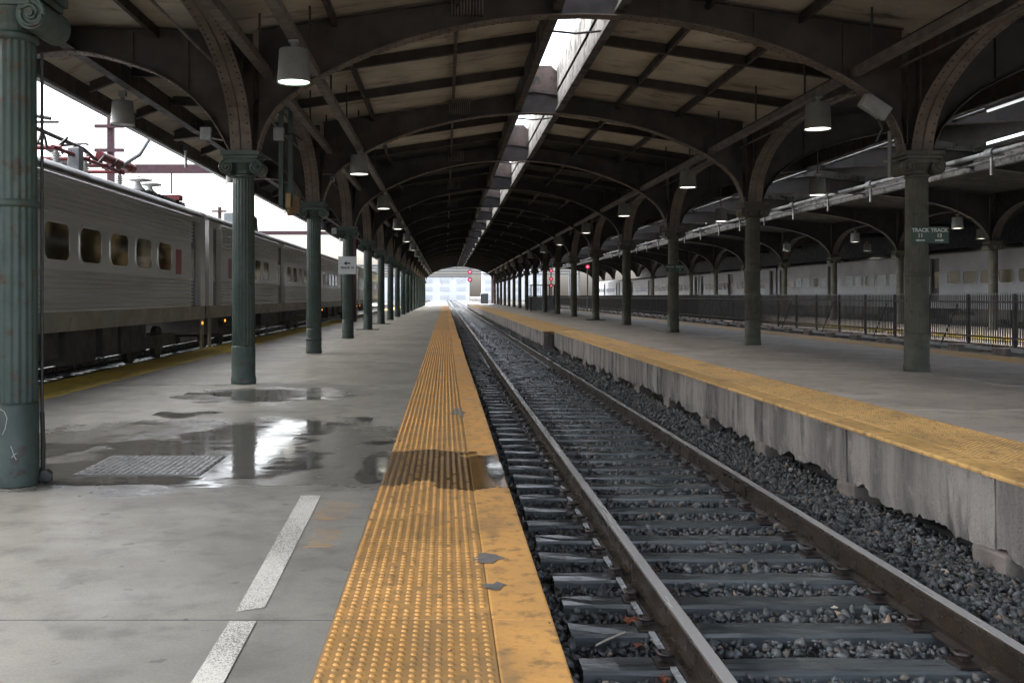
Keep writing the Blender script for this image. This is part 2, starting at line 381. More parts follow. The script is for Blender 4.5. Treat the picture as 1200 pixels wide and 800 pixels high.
# ------------------------------------------------------------------ ground and track beds
g = MB(); g.add([(-2500, -400, -.75), (2500, -400, -.75), (2500, 5000, -.75), (-2500, 5000, -.75)], [(0, 1, 2, 3)])
structure(g.build('ground', 'ground_dirt'))
b = MB()
prof = [(.40, -.50), (.75, -.44), (2.0, -.435), (3.3, -.45), (4.0, -.56), (4.9, -.58)]
b.add([(x, y, z) for x, z in prof for y in (-6, 1200)], [(2 * i, 2 * i + 2, 2 * i + 3, 2 * i + 1) for i in range(len(prof) - 1)])
structure(b.build('track_bed', 'ballast_bed'))
structure(MB().box(-30, -6.95, -20, 1200, -.74, -.42).build('track_bed', 'ballast_bed'))
structure(MB().box(12.3, 20.4, -20, 1200, -.74, -.42).build('track_bed', 'ballast_bed'))
structure(MB().box(26.9, 60, -20, 1200, -.74, -.42).build('track_bed', 'ballast_bed'))

# ------------------------------------------------------------------ platforms
# left platform: concrete slabs, then the yellow edge towards the near track and the mustard edge towards the coaches
SL = BAY / 3; Y0 = 4.75 - 3 * SL; NS = 57
pl = structure(MB().box(-6.88, .44, YBACK, YEND, -.74, -.10).build('platform', 'platform_side_far'))
slabm = {}
for (xa, xb) in ((-5.835, -3.357), (-3.352, -.5215)):
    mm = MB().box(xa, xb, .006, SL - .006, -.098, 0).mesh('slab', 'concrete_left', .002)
    for i in range(NS): link('slab', mm, pl, (0, Y0 + i * SL, random.uniform(-.002, .002)))
jf = MB().box(-5.83, -.523, -.0056, .0056, -.097, -.0012).mesh('joint_filler', 'joint_tar')
for i in range(1, NS): link('joint_filler', jf, pl, (0, Y0 + i * SL, 0))
edge = MB().box(.2125, .50, .004, SL - .004, -.16, .004).mesh('edge_coping', 'yellow_left', .012)
pan = MB().box(-.52, .2115, .002, SL / 2 - .002, -.098, .004).mesh('tactile_panel', 'yellow_left_tile', .003)
must = MB().box(-6.90, -5.84, .004, SL - .004, -.16, .002).mesh('yellow_edge', 'yellow_mustard', .008)
for i in range(NS):
    link('edge_coping', edge, pl, (random.uniform(-.012, .012) if i > 6 else 0, Y0 + i * SL, 0)); link('yellow_edge', must, pl, (0, Y0 + i * SL, 0))
    for j in (0, 1): link('tactile_panel', pan, pl, (0, Y0 + (i + j / 2) * SL, random.uniform(-.001, .001)))

def domes(name, x0, x1, y0, y1, z, mat, parent, dx=.052, dy=.060, r=.0175, h=.0075, keep=.95):
    n = 6; a = np.arange(n) * 2 * np.pi / n
    base = np.concatenate([np.stack([r * np.cos(a), r * np.sin(a), 0 * a], 1), np.stack([.6 * r * np.cos(a), .6 * r * np.sin(a), 0 * a + h], 1)])
    fc = [(i, (i + 1) % n, n + (i + 1) % n, n + i) for i in range(n)]
    gx, gy = np.meshgrid(np.arange(x0, x1, dx), np.arange(y0, y1, dy)); gx = gx + (np.arange(gx.shape[0]) % 2)[:, None] * 0
    P = np.stack([gx.ravel(), gy.ravel(), np.full(gx.size, z)], 1); P = P[rng.random(len(P)) < keep]
    V = (P[:, None, :] + base[None]).reshape(-1, 3); k = len(P); off = (np.arange(k) * 2 * n)[:, None]
    loops = np.concatenate([(np.array(fc).ravel()[None] + off), (np.arange(n, 2 * n)[None] + off)], 1).ravel()
    per = [4] * n + [n]; starts = np.concatenate([[0], np.cumsum(per)[:-1]])[None] + (np.arange(k) * sum(per))[:, None]
    me = raw(name, V, loops, starts.ravel(), mat); return link(name, me, parent, (0, 0, 0), 'stuff')
def raw(name, V, loops, starts, mat):
    me = bpy.data.meshes.new(name); me.vertices.add(len(V)); me.vertices.foreach_set('co', np.asarray(V, dtype=np.float32).ravel())
    me.loops.add(len(loops)); me.loops.foreach_set('vertex_index', np.asarray(loops, dtype=np.int32))
    me.polygons.add(len(starts)); me.polygons.foreach_set('loop_start', np.asarray(starts, dtype=np.int32))
    me.update(calc_edges=True); me.validate(); me.materials.append(M[mat]); return me
domes('tactile_domes', -.495, .20, 3.2, 46, .003, 'yellow_left', pl)

# right platform, its coping and its wall towards the track
pr = structure(MB().box(4.35, 11.9, YBACK, YEND, -.74, .10).build('platform', 'platform_side_far'))
ZR = .21; PW = 2.75; WY0 = 10.2 - 6 * PW; YK = WY0 + 16 * PW
for (xa, xb) in ((5.09, 8.09), (8.10, 10.98)):
    mm = MB().box(xa, xb, .006, SL - .006, ZR - .098, ZR).mesh('slab', 'concrete_right', .002)
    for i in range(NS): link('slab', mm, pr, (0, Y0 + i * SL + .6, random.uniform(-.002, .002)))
for (xe, ya, yb) in ((4.0, YBACK, YK), (3.62, YK, YEND)):
    n = int(round((yb - ya) / SL)); d = (yb - ya) / n
    ec = MB().box(xe - .02, xe + .27, .004, d - .004, ZR - .035, ZR + .004).mesh('edge_coping', 'yellow_right', .012)
    tp = MB().box(xe + .275, 5.08, .004, d - .004, ZR - .098, ZR + .004).mesh('tactile_panel', 'yellow_right', .003)
    for i in range(n): link('edge_coping', ec, pr, (0, ya + i * d, 0)); link('tactile_panel', tp, pr, (0, ya + i * d, 0))
oe = MB().box(10.99, 12.0, .004, SL - .004, -.05, ZR + .002).mesh('yellow_edge', 'yellow_right', .01)
for i in range(NS): link('yellow_edge', oe, pr, (0, Y0 + i * SL + .6, 0))
domes('tactile_domes', 4.30, 5.06, 6.2, 38, ZR + .003, 'yellow_right', pr)

def wall_panel(seed, L, xin):
    """a slab of old concrete whose lower edge has broken away unevenly"""
    q = np.random.default_rng(seed); n = 64; ys = np.linspace(.012, L - .012, n); zb = -.37 + .035 * np.interp(np.arange(n), np.linspace(0, n - 1, 9), q.normal(size=9)) + .015 * np.interp(np.arange(n), np.linspace(0, n - 1, 28), q.normal(size=28)) + q.normal(size=n) * .009
    m = MB(); zs = [0, .25, .6, 1]; fr = []
    for i in range(n):
        for k in zs:
            z = zb[i] + (ZR - .037 - zb[i]) * k; fr.append((q.normal() * .004 + (.03 * q.random() if k == 0 else 0), ys[i], z))
    for i in range(n):
        for k in zs: z = zb[i] + (ZR - .037 - zb[i]) * k; fr.append((xin, ys[i], z))
    K = len(zs); N = n * K; fs = []
    for i in range(n - 1):
        for k in range(K - 1):
            a = i * K + k; fs += [(a, a + K, a + K + 1, a + 1), (N + a, N + a + 1, N + a + K + 1, N + a + K)]
        fs += [(i * K, N + i * K, N + (i + 1) * K, (i + 1) * K), (i * K + K - 1, (i + 1) * K + K - 1, N + (i + 1) * K + K - 1, N + i * K + K - 1)]
    for i in (0, n - 1):
        for k in range(K - 1): a = i * K + k; fs.append((a, a + 1, N + a + 1, N + a) if i == 0 else (a, N + a, N + a + 1, a + 1))
    return m.add(fr, fs).mesh('wall_panel', 'platform_wall')
wpm = [wall_panel(50 + i, PW, .34) for i in range(7)]
fbm = []
for i in range(5):
    q = random.Random(i); m = MB().box(-.03 - q.random() * .05, .30, -.17 - q.random() * .08, .17 + q.random() * .1, -.74, -.34 - q.random() * .05)
    m.v = [(x + q.uniform(-.02, .02), y + q.uniform(-.02, .02), z + q.uniform(-.025, .02)) for x, y, z in m.v]; fbm.append(m.mesh('footing_block', 'footing_concrete', .02))
i = 0; y = WY0
while y < YEND - PW:
    xe = 4.0 if y + PW < YK + .1 else 3.62
    if not (y < YK < y + PW) or True:
        link('wall_panel', wpm[(i * 3) % 7], pr, (xe, y, 0)); link('footing_block', fbm[i % 5], pr, (xe + .03, y + .02, 0))
    y += PW; i += 1
MB().box(4.33, 4.36, YBACK, YEND, -.74, .05).build('footing_back', 'deck_dark', pr)
MB().box(3.97, 4.34, YK + .03, YK + .3, -.55, ZR - .042).build('wall_return', 'platform_wall', pr)

# far platform of the third column row
p3 = structure(MB().box(20.5, 26.8, YBACK, YEND, -.74, -.02).build('platform', 'concrete_right'))
for k in range(int((YEND - YBACK) / 9.4)):
    MB().box(20.45, 20.72, YBACK + k * 9.4 + .01, YBACK + (k + 1) * 9.4 - .01, -.12, 0).build('yellow_edge', 'yellow_mustard', p3)

# painted marks on the left platform
def flat(name, pts, z, mat, label, cat='marking'):
    m = MB(); n = len(pts); m.add([(x, y, z) for x, y in pts], [tuple(range(n))]); return tag(m.build(name, mat), label, cat)
flat('painted_line', [(-.995, 4.86), (-.87, 4.93), (-.935, 7.70), (-1.085, 7.70)], .0045, 'line_paint', 'long worn white line segment painted on the platform, ending by the puddle')
flat('painted_line', [(-.97, 2.6), (-.84, 2.6), (-.872, 4.72), (-.995, 4.72)], .0045, 'line_paint', 'nearest white line segment, speckled, running off the lower edge')
for (xa, xb, ya, yb, d) in ((-.93, -.60, 6.85, 7.45, 'upper'), (-.88, -.58, 6.1, 6.6, 'lower')):
    q = np.random.default_rng(int(ya * 10)); m = MB()
    for k in range(9):
        yy = ya + (yb - ya) * k / 9; x0 = xa + q.random() * .06 + (.03 * k / 9); x1 = xb - q.random() * .12
        m.add([(x0, yy, .004), (x1, yy + .01, .004), (x1 - .02, yy + .045, .004), (x0 + .02, yy + .04, .004)], [(0, 1, 2, 3)])
    tag(m.build('faded_stencil', 'faded_yellow'), 'scraped remains of yellow stencil paint, ' + d + ' of the two beside the tactile strip', 'marking')

# bare patches where the yellow skin has flaked off
for k, (cx, cyy, sx, sy, lb) in enumerate(((.245, 5.86, .085, .12, 'larger bare grey patch chipped out of the yellow platform edge'), (.255, 5.28, .07, .085, 'smaller bare grey patch chipped out of the yellow platform edge, nearer the camera'), (.16, 13.2, .09, .6, 'long bare grey patch in the yellow strip beyond the wet tiles'))):
    q = random.Random(k); pts = [(cx + sx * math.cos(a) * q.uniform(.45, 1.25), cyy + sy * math.sin(a) * q.uniform(.45, 1.3)) for a in np.linspace(0, 2 * math.pi, 15)[:-1]]
    flat('paint_chip', pts, (.0095 if k == 2 else .0075), 'chip_grey', lb, 'bare patch')

# water lying on the left platform
def puddle(label, x0, x1, y0, y1, seed, thr, blobs, z=.005, cx=.014, cyy=.03):
    xs = np.arange(x0, x1, cx); ys = np.arange(y0, y1, cyy); gx, gy = np.meshgrid(xs, ys, indexing='ij')
    f = np.zeros_like(gx)
    for (bx, by, rx, ry) in blobs: f = np.maximum(f, 1 - ((gx - bx) / rx) ** 2 - ((gy - by) / ry) ** 2)
    fld = f + 1.7 * (vnoise(gx * 1.5 + 7, gy * 1.9 + 3, seed, 6) - .5) - thr + .10; k = fld > 0; E = []
    I, J = np.nonzero(k); ny = len(ys) + 1; used = {}; V = []; F = []
    def vid(a, b):
        q = used.get((a, b))
        if q is None: q = used[(a, b)] = len(V); V.append((x0 + a * cx, y0 + b * cyy, z)); E.append(float(fld[min(a, fld.shape[0] - 1), min(b, fld.shape[1] - 1)]))
        return q
    for a, b in zip(I.tolist(), J.tolist()): F.append((vid(a, b), vid(a + 1, b), vid(a + 1, b + 1), vid(a, b + 1)))
    m = MB(); m.add(V, F); o = m.build('puddle', 'puddle_water'); at = o.data.attributes.new('film', 'FLOAT', 'POINT'); at.data.foreach_set('value', E); return tag(structure(o), label, 'puddle')
puddle('large shining puddle round the metal drain plate', -3.7, -.9, 8.0, 13.4, 3, .30, [(-2.3, 9.6, 1.35, 1.7), (-1.9, 11.3, .95, 1.5), (-3.0, 8.8, .8, .9)])
puddle('dark shallow puddle between the nearest column and the coaches', -5.4, -3.3, 8.8, 11.4, 11, .36, [(-4.3, 10.0, 1.3, .9)])
puddle('small bright puddle at the foot of the second green column', -4.0, -1.5, 14.2, 17.4, 23, .36, [(-2.9, 15.6, 1.0, 1.0), (-2.3, 15.0, .7, .5)])
puddle('narrow puddle along the inner side of the wet tactile tiles', -.95, -.40, 8.0, 10.6, 31, .35, [(-.62, 9.0, .16, 1.1)])
puddle('water gleaming on the plain yellow edge beside the wet tiles', .30, .49, 7.9, 9.9, 37, .22, [(.42, 8.8, .10, .9)], .0075)

# drain plate
dg = thing('drain_plate', (-2.55, 8.55, .004), 'ribbed metal drain plate lying in the large puddle', 'drain')
MB().box(-.56, .50, 0, 1.02, 0, .008).build('plate', 'drain_metal', dg)
rb = MB().box(-.011, .011, .03, .99, .008, .0135).mesh('rib', 'drain_metal', .003)
for i in range(19): link('rib', rb, dg, (-.52 + i * .0555, 0, 0))

# ------------------------------------------------------------------ the near track
trk = thing('railway_track', (0, 0, 0), 'near railway track with two rusty rails between the two yellow edged platforms', 'track')
TC, ZT = 1.995, -.36
rp = [(-.076, 0), (.076, 0), (.076, .011), (.030, .024), (.010, .036), (.009, .128), (.020, .142), (.037, .150), (.037, .176), (.030, .184), (-.030, .184), (-.037, .176), (-.037, .150), (-.020, .142), (-.009, .128), (-.010, .036), (-.030, .024), (-.076, .011)]
SPY = .542; TY0 = 5.20 - 6 * SPY
for rx in (TC - .755, TC + .755):
    ra = MB().prism(rp, -4, 700, 'y').build('rail', 'rail_side', trk, (rx, 0, ZT - .004))
    MB().box(-.032, .032, -4, 700, .1843, .1858).build('running_surface', 'rail_head', ra)
tie = MB().prism([(-.118, -.17), (.118, -.17), (.105, -.012), (.09, 0), (-.09, 0), (-.105, -.012)], -1.3, 1.3, 'x')
def tie_mesh(seed):
    q = random.Random(seed); m = MB(); xs = np.linspace(-1.3, 1.3, 15); pr2 = [(-.118, -.17), (.118, -.17), (.108, -.016), (.088, 0), (0, .002), (-.088, 0), (-.108, -.016)]
    vs = [(x, p[0] + q.uniform(-.005, .005), p[1] + (q.uniform(-.006, .003) if p[1] > -.1 else 0)) for x in xs for p in pr2]; n = len(pr2)
    m.add(vs, [(i * n + k, i * n + (k + 1) % n, (i + 1) * n + (k + 1) % n, (i + 1) * n + k) for i in range(14) for k in range(n)]); m.add(vs, [tuple(range(n)), tuple(range(14 * n, 15 * n))]); return m.mesh('sleeper', 'sleeper_wet')
tms = [tie_mesh(i) for i in range(6)]
plm = MB().box(-.17, .17, -.085, .085, 0, .014).mesh('tie_plate', 'rust_dark', .003)
cm = MB()
cm.tube([(.06, -.05, .02), (.11, -.06, .035), (.15, -.04, .045), (.15, .01, .04), (.12, .045, .048), (.085, .03, .042), (.075, -.01, .03)], .011, 6); cm.box(.10, .135, -.02, .03, .01, .05)
clip = cm.mesh('clip', 'rust_dark')
for i in range(300):
    yy = TY0 + i * SPY; o = link('sleeper', tms[(i * 5) % 6], trk, (TC + random.uniform(-.02, .02), yy + random.uniform(-.015, .015), ZT + random.uniform(-.008, .004)))
    if yy < 26:
        for sx in (-.755, .755):
            link('tie_plate', plm, o, (sx, 0, .001))
            for fl in (1, -1):
                c = link('clip', clip, o, (sx, 0, .012)); c.rotation_euler = (0, 0, 0 if fl > 0 else math.pi)
rest = MB()
for i in range(300, 1200): yy = TY0 + i * SPY; rest.box(TC - 1.3, TC + 1.3, yy - .1, yy + .1, ZT - .1, ZT)
rest.build('sleepers_beyond', 'sleeper_wet', trk, kind='stuff')
jb = MB().box(-.004, .026, -.38, .38, .035, .125).mesh('joint_bar', 'rail_side', .006)
for rx, yy in ((TC + .755 - .03, 9.7), (TC - .755 + .012, 12.4)): link('joint_bar', jb, trk, (rx, yy, ZT))

# ballast: every stone its own little polyhedron
def stones(name, N, fx, fy, fz, smin, smax, label, mat='ballast_stone', seed=1):
    q = np.random.default_rng(seed); K = 24; idx = np.arange(N) % K; shp = []
    for k in range(K):                                 # angular pieces: hulls of a few random points
        bm = bmesh.new(); a = q.uniform(.5, 1.2, 3)
        for c in q.normal(size=(9, 3)): c = c / np.linalg.norm(c) * q.uniform(.8, 1.15); bm.verts.new(tuple(c * a))
        h = bmesh.ops.convex_hull(bm, input=bm.verts); bmesh.ops.delete(bm, geom=[v for v in bm.verts if not v.link_faces], context='VERTS'); bmesh.ops.triangulate(bm, faces=bm.faces); bmesh.ops.recalc_face_normals(bm, faces=bm.faces); bm.verts.index_update()
        shp.append((np.array([v.co[:] for v in bm.verts]), np.array([[v.index for v in f.verts] for f in bm.faces]))); bm.free()
    X = fx(q, N); Y = fy(q, N); s = q.uniform(smin, smax, N) * (.55 + .85 * q.random(N) ** 2)
    A = q.normal(size=(N, 3, 3)); Q, _ = np.linalg.qr(A); P = np.stack([X, Y, fz(X, Y, q) + s * .15], 1); VV = []; LL = []; off = 0
    for k in range(K):
        m = np.nonzero(idx == k)[0]; bv, bf = shp[k]; V = np.einsum('nij,vj->nvi', Q[m], bv) * s[m][:, None, None] + P[m][:, None, :]
        VV.append(V.reshape(-1, 3)); LL.append((bf.ravel()[None] + (np.arange(len(m)) * len(bv))[:, None]).ravel() + off); off += len(m) * len(bv)
    V = np.concatenate(VV); loops = np.concatenate(LL); starts = np.arange(len(loops) // 3) * 3
    o = link(name, raw(name, V.reshape(-1, 3), loops, starts, mat), None, (0, 0, 0), 'stuff'); return tag(o, label, 'ballast')
def bz(X, Y, q):
    z = np.interp(X, [.4, .75, 1.2, 2.8, 3.3, 3.8, 4.3], [-.47, -.42, -.41, -.412, -.385, -.48, -.58])
    ph = (Y - TY0) / SPY; ph = np.abs(ph - np.round(ph)) * SPY           # distance to the nearest sleeper's centre line
    on = (ph < .155) & (X > .66) & (X < 2.98)
    return z + .012 * q.normal(size=len(X)) - np.where(on, .12, 0) + np.where((~on), .015, 0)
FY = lambda a, b: (lambda q, N: a + (b - a) * q.random(N) ** 1.35)
stones('ballast', 46000, lambda q, N: q.uniform(.44, 4.28, N), FY(3.6, 20), bz, .019, .037, 'loose blue grey ballast stones round the near track', seed=1)
stones('ballast', 15000, lambda q, N: q.uniform(.46, 4.28, N), lambda q, N: q.uniform(19.5, 62, N), bz, .034, .060, 'grey ballast farther along the near track', seed=2)

# pale strip along the foot of the left rail, broken at every sleeper
fs_ = MB().box(-.016, .016, .10, SPY - .10, 0, .012).mesh('foot_strip', 'grey_pale')
for i in range(5, 60): link('foot_strip', fs_, trk, (TC - .755 - .105, TY0 + i * SPY, ZT + .004))

# odds and ends on the ballast
def leaf(label, loc, rz, s):
    q = random.Random(int(loc[0] * 97)); m = MB(); pts = []
    for k in range(16):
        a = 2 * math.pi * k / 16; r = s * (1 if k % 2 == 0 else .55) * q.uniform(.75, 1.1); pts.append((r * math.cos(a), .8 * r * math.sin(a), .012 * math.sin(3 * a) + .01))
    m.add(pts + [(0, 0, .022)], [(k, (k + 1) % 16, 16) for k in range(16)]); m.add([(0, 0, .016), (s * 1.5, .01, .02), (s * 1.5, .014, .02)], [(0, 1, 2)])
    o = m.build('fallen_leaf', 'leaf_brown', None, loc); o.rotation_euler = (0.15, .1, rz); return tag(o, label, 'leaf')
leaf('brown leaf lying against the left rail, farther of the two', (1.06, 5.85, -.355), .4, .075); leaf('brown leaf by the left rail, nearer of the two', (1.03, 5.42, -.36), 2, .06)
leaf('small rusty leaf beside the left rail near the lower edge', (1.06, 5.0, -.375), 1.1, .05)
def chunk(name, label, loc, sx, sy, sz, mat, seed):
    q = random.Random(seed); bm = bmesh.new(); bmesh.ops.create_icosphere(bm, subdivisions=2, radius=1)
    for v in bm.verts: v.co = Vector((v.co.x * sx, v.co.y * sy, v.co.z * sz)) * q.uniform(.78, 1.18)
    me = bpy.data.meshes.new(name); bm.to_mesh(me); bm.free(); me.materials.append(M[mat]); return tag(link(name, me, None, loc), label, 'litter')
chunk('pale_stone', 'flat pale stone by the left rail at the lower edge', (.80, 4.98, -.40), .06, .05, .025, 'pale_litter', 1)
for k, (x, yy, z, s, d) in enumerate(((3.42, 7.05, -.40, .055, 'larger of the pale chips beside the right rail'), (3.47, 6.75, -.41, .045, 'middle of the pale chips beside the right rail'), (3.42, 6.55, -.42, .04, 'nearest of the pale chips beside the right rail'), (3.46, 5.75, -.43, .045, 'pale chip on the ballast near the right lower corner'), (2.35, 6.2, -.385, .035, 'tan chip between the sleepers in the middle of the track'), (3.05, 4.98, -.40, .03, 'white paper scrap beside the right rail at the lower edge'), (3.55, 12.1, -.42, .05, 'white scrap on the ballast below the platform wall'), (3.5, 14.4, -.42, .04, 'small white scrap on the ballast, farther along the wall'), (3.45, 19.0, -.42, .07, 'crumpled white paper at the foot of the platform wall'))):
    chunk('pale_chip', d, (x, yy, z), s, s * .6, s * .45, 'pale_litter', 10 + k)
tag(MB().tube([(.80, 5.44, -.352), (.86, 5.5, -.346), (.985, 5.62, -.342)], .006, 6).build('thin_stick', 'pale_litter'), 'thin pale stick lying across a sleeper end by the left rail', 'litter')

# plain neighbouring tracks, mostly hidden
for c, lb in ((-8.62, 'track under the silver coaches on the left'), (13.75, 'track beyond the right platform, in front of the black fence'), (18.4, 'track behind the black fence'), (28.9, 'track under the far grey train')):
    tt = thing('railway_track', (c, 0, 0), lb, 'track')
    for sx in (-.755, .755): MB().prism(rp, -5, 700, 'y').build('rail', 'rail_side', tt, (sx, 0, ZT))
    m = MB()
    for i in range(300): m.box(-1.3, 1.3, i * .55 - .1, i * .55 + .1, ZT - .12, ZT - .002)
    m.build('sleepers', 'sleeper_wet', tt, kind='stuff')

# ------------------------------------------------------------------ columns
def column_meshes(z0, mat):
    hh = ZCAP - z0; fl = lambda k, z: (0, .055, .085, .055)[k % 4]
    d = {}
    b = MB(); b.lathe([(.215, 0), (.215, .10), (.205, .12), (.203, .62), (.198, .645), (.192, .65)], 40); d['base'] = b.mesh('base', mat)
    s = MB(); s.lathe([(.193, .65), (.197, .67), (.185, hh - .50), (.18, hh - .44)], 80, flute=fl); d['shaft'] = s.mesh('shaft', mat)
    c = MB(); zc = hh - .44
    c.lathe([(.186, zc), (.205, zc + .015), (.205, zc + .05), (.188, zc + .065), (.195, zc + .12), (.25, zc + .22), (.27, zc + .28), (.25, zc + .31)], 32)
    c.box(-.33, .33, -.33, .33, hh - .075, hh); c.box(-.30, .30, -.30, .30, hh - .13, hh - .0752)
    d['capital'] = c.mesh('capital', mat, .006)
    v = MB(); zv = zc + .14
    for sx in (-1, 1):                          # bolster with a scroll at each end
        v.prism([(sx * .255 + .115 * math.cos(a), zv + .03 + .125 * math.sin(a)) for a in np.linspace(0, 2 * math.pi, 21)[:-1]], -.27, .27, 'y', True)
        for yy in (-.275, .275):
            sp = [(sx * (.255 + (.022 + .094 * (1 - u)) * math.cos(1.57 - u * 11)), yy, zv + .03 + (.022 + .10 * (1 - u)) * math.sin(1.57 - u * 11)) for u in np.linspace(0, 1, 34)]
            v.tube(sp, .016, 5)
            v.tube([(sx * .255, yy * .98, zv + .03), (sx * .255, yy * 1.09, zv + .03)], .028, 8)
    for yy in (-.262, .262): v.box(-.25, .25, yy - .02, yy + .02, zv + .10, zv + .165)
    d['volute'] = v.mesh('volute', mat)
    bd = MB(); bd.lathe([(.196, 0), (.212, .005), (.212, .055), (.196, .06)], 32); d['band'] = bd.mesh('band', mat)
    return d
def column(x, y, z0, d, label, group, bands=()):
    t = thing('iron_column', (x, y, z0), label, 'column', group)
    link('base', d['base'], t); link('shaft', d['shaft'], t); cp = link('capital', d['capital'], t); link('volute', d['volute'], cp)
    for zb in bands: link('band', d['band'], t, (0, 0, zb))
    return t
dL = column_meshes(0.004, 'green_paint'); dR = column_meshes(ZR + .004, 'green_dull'); d3 = column_meshes(.004, 'green_dull')
colL = []
for k, y in enumerate(YS[1:]):
    lb = ('large green fluted column at the left edge of the picture, nearest of the left row' if k == 0 else ORD[k] + ' green fluted column from the camera in the left row')
    colL.append(column(XL, y, .004, dL, lb, 'green columns along the left platform', {0: (2.20,), 2: (.34,), 3: (2.4,)}.get(k, ())))
for k, y in enumerate(YS[2:]):
    lb = 'fluted olive column carrying the TRACK 11 and TRACK 13 sign, nearest of the right row' if k == 0 else ORD[k] + ' olive iron column from the camera in the right row'
    column(XR, y, ZR + .004, dR, lb, 'columns along the right platform', {0: (1.62,), 1: (1.3, 1.95), 2: (2.2,)}.get(k, ()))
for k, y in enumerate(YS[5:14]):
    column(X3, y, .004, d3, ORD[k] + ' dim column from the right beyond the black fence', 'columns beyond the fence')

# scratches on the nearest column
def scratch(pts, lb):
    m = MB(); m.tube([(XL + .2045 * math.sin(a), YS[1] - .2045 * math.cos(a), z) for a, z in pts], .0025, 5); return m
sc_ = scratch([(-.05, .62), (.12, .60), (.22, .55), (.16, .47), (.05, .42)], '')
for p in ([(.35, .33), (.42, .29), (.47, .25), (.55, .22)], [(.38, .24), (.47, .26), (.55, .27)]):
    q = scratch(p, ''); sc_.add(q.v, q.f)
so = sc_.build('paint_scratch', 'letter_pale', colL[0]); so.matrix_parent_inverse = Matrix.Translation((-XL, -YS[1], -.004))

MB().tube([(.20, .10, .55), (.20, .10, ZCAP - .5)], .014, 8).build('conduit', 'dark_metal', colL[0]); MB().tube([(.21, .09, .02), (.21, .10, .3), (.20, .10, .56)], .02, 8).build('cable_boot', 'cable_black', colL[0])
bag = chunk('rubber_bundle', 'small black rubber bundle at the foot of the nearest green column', (XL + .255, YS[1] + .03, .055), .06, .05, .065, 'cable_black', 5)

# ------------------------------------------------------------------ roofs
XC = (XL + XR) / 2                                   # centre of the main bay
zc1 = lambda x: H(5.42 - .147 * abs(x - XC))          # ceiling of the main bay
SLa, SLb = 1.95, 2.95                                # open slot over the track
def zcl(x): return H(4.57 + (XL - x) * .03) if x > -6.4 else H(4.66 - (-6.4 - x) * .40)   # left canopy
roof = thing('train_shed_roof', (0, 0, 0), 'riveted brown steel arched roof over the near track with an open slot along its crown', 'roof')
def interp(pts, n):
    P = np.array(pts); s = np.concatenate([[0], np.cumsum(np.hypot(*np.diff(P, axis=0).T))]); u = np.linspace(0, s[-1], n); return [(float(np.interp(k, s, P[:, 0])), float(np.interp(k, s, P[:, 1]))) for k in u]
half = [(0, 4.80), (.8, 4.775), (1.5, 4.70), (2.2, 4.57), (2.92, 4.39), (3.5, 4.19), (4.04, 3.96), (4.5, 3.73), (4.96, 3.42), (5.25, 3.15), (5.42, 2.85), (5.52, 2.46)]
low1 = [(XC - d, H(h)) for d, h in half[::-1]] + [(XC + d, H(h)) for d, h in half[1:]]
low1 = interp(low1, 47); top1 = [(x, zc1(x) - .04) for x, z in low1]
def rivets(path, offs, axis, down=1, step=.155, r=.016):
    """small domes along a curve on the underside of a plate; offs = places across its width"""
    P = interp(path, max(2, int(sum(math.dist(path[i], path[i + 1]) for i in range(len(path) - 1)) / step))); m = MB()
    for i in range(1, len(P) - 1):
        d = Vector((P[i + 1][0] - P[i - 1][0], P[i + 1][1] - P[i - 1][1])).normalized(); nn = Vector((d.y, -d.x))
        for o in offs:
            c = Vector(P[i]); vs = []
            for (k, hh) in ((1, 0), (.6, .014)):
                for j in range(5):
                    a = 2 * math.pi * j / 5; q = c + d * (r * k * math.cos(a)) + nn * hh; t = o + r * k * math.sin(a); vs.append((q.x, t, q.y) if axis == 'y' else (t, q.x, q.y))
            m.add(vs, [(j, (j + 1) % 5, 5 + (j + 1) % 5, 5 + j) for j in range(5)] + [(5, 6, 7, 8, 9)])
    return m
def rib_set(low, top, wd=.30, pm='steel_paint', fp='flange_lit'):
    w = MB().web(low, top, -.012, .012, 'y').mesh('arch_rib', pm)
    st = MB()
    n = len(low)
    for i in range(4, n - 3, 6):                      # stiffeners
        x = low[i][0]
        for sy in (-1, 1): st.box(x - .03, x + .03, min(sy * .013, sy * .05), max(sy * .013, sy * .05), low[i][1] + .05, top[i][1] - .06)
    st = st.mesh('stiffener', pm)
    f = MB().strip(low, wd, .022, 'y').mesh('flange', fp)
    a = MB()
    for sy in (-1, 1):
        for i in range(n - 1):                        # top angles
            p, q = top[i], top[i + 1]; y0, y1 = sorted((sy * .013, sy * .10))
            a.hexa([(p[0], y0, p[1] - .02), (q[0], y0, q[1] - .02), (q[0], y0, q[1]), (p[0], y0, p[1])], [(p[0], y1, p[1] - .02), (q[0], y1, q[1] - .02), (q[0], y1, q[1]), (p[0], y1, p[1])])
    a = a.mesh('angle', pm)
    rv = rivets(low, (-.11, .11), 'y')
    for sy in (-1,):                                  # rivets in two rows on the web, facing the camera
        for (src, off) in ((low, .07), (top, -.09)):
            P = interp(src, int(len(low) * 1.7))
            for x, z in P[2:-2]:
                rv.add([(x + .015 * math.cos(t), -.013 - (0 if k else .012), z + off + .015 * math.sin(t)) for k in (1, 0) for t in np.arange(5) * 1.257], [(j, (j + 1) % 5, 5 + (j + 1) % 5, 5 + j) for j in range(5)] + [(5, 6, 7, 8, 9)])
    rv = rv.mesh('rivets', 'steel_paint')
    return w, f, a, rv, st
def put_rib(parent, ms, y, rv=True):
    o = link('arch_rib', ms[0], parent, (0, y, 0)); link('flange', ms[1], o); link('angle', ms[2], o); link('stiffener', ms[4], o)
    if rv: link('rivets', ms[3], o, kind='stuff')
ribs1 = rib_set(low1, top1); ribs1s = rib_set(low1, top1, .30, 'steel_shaded', 'steel_shaded')
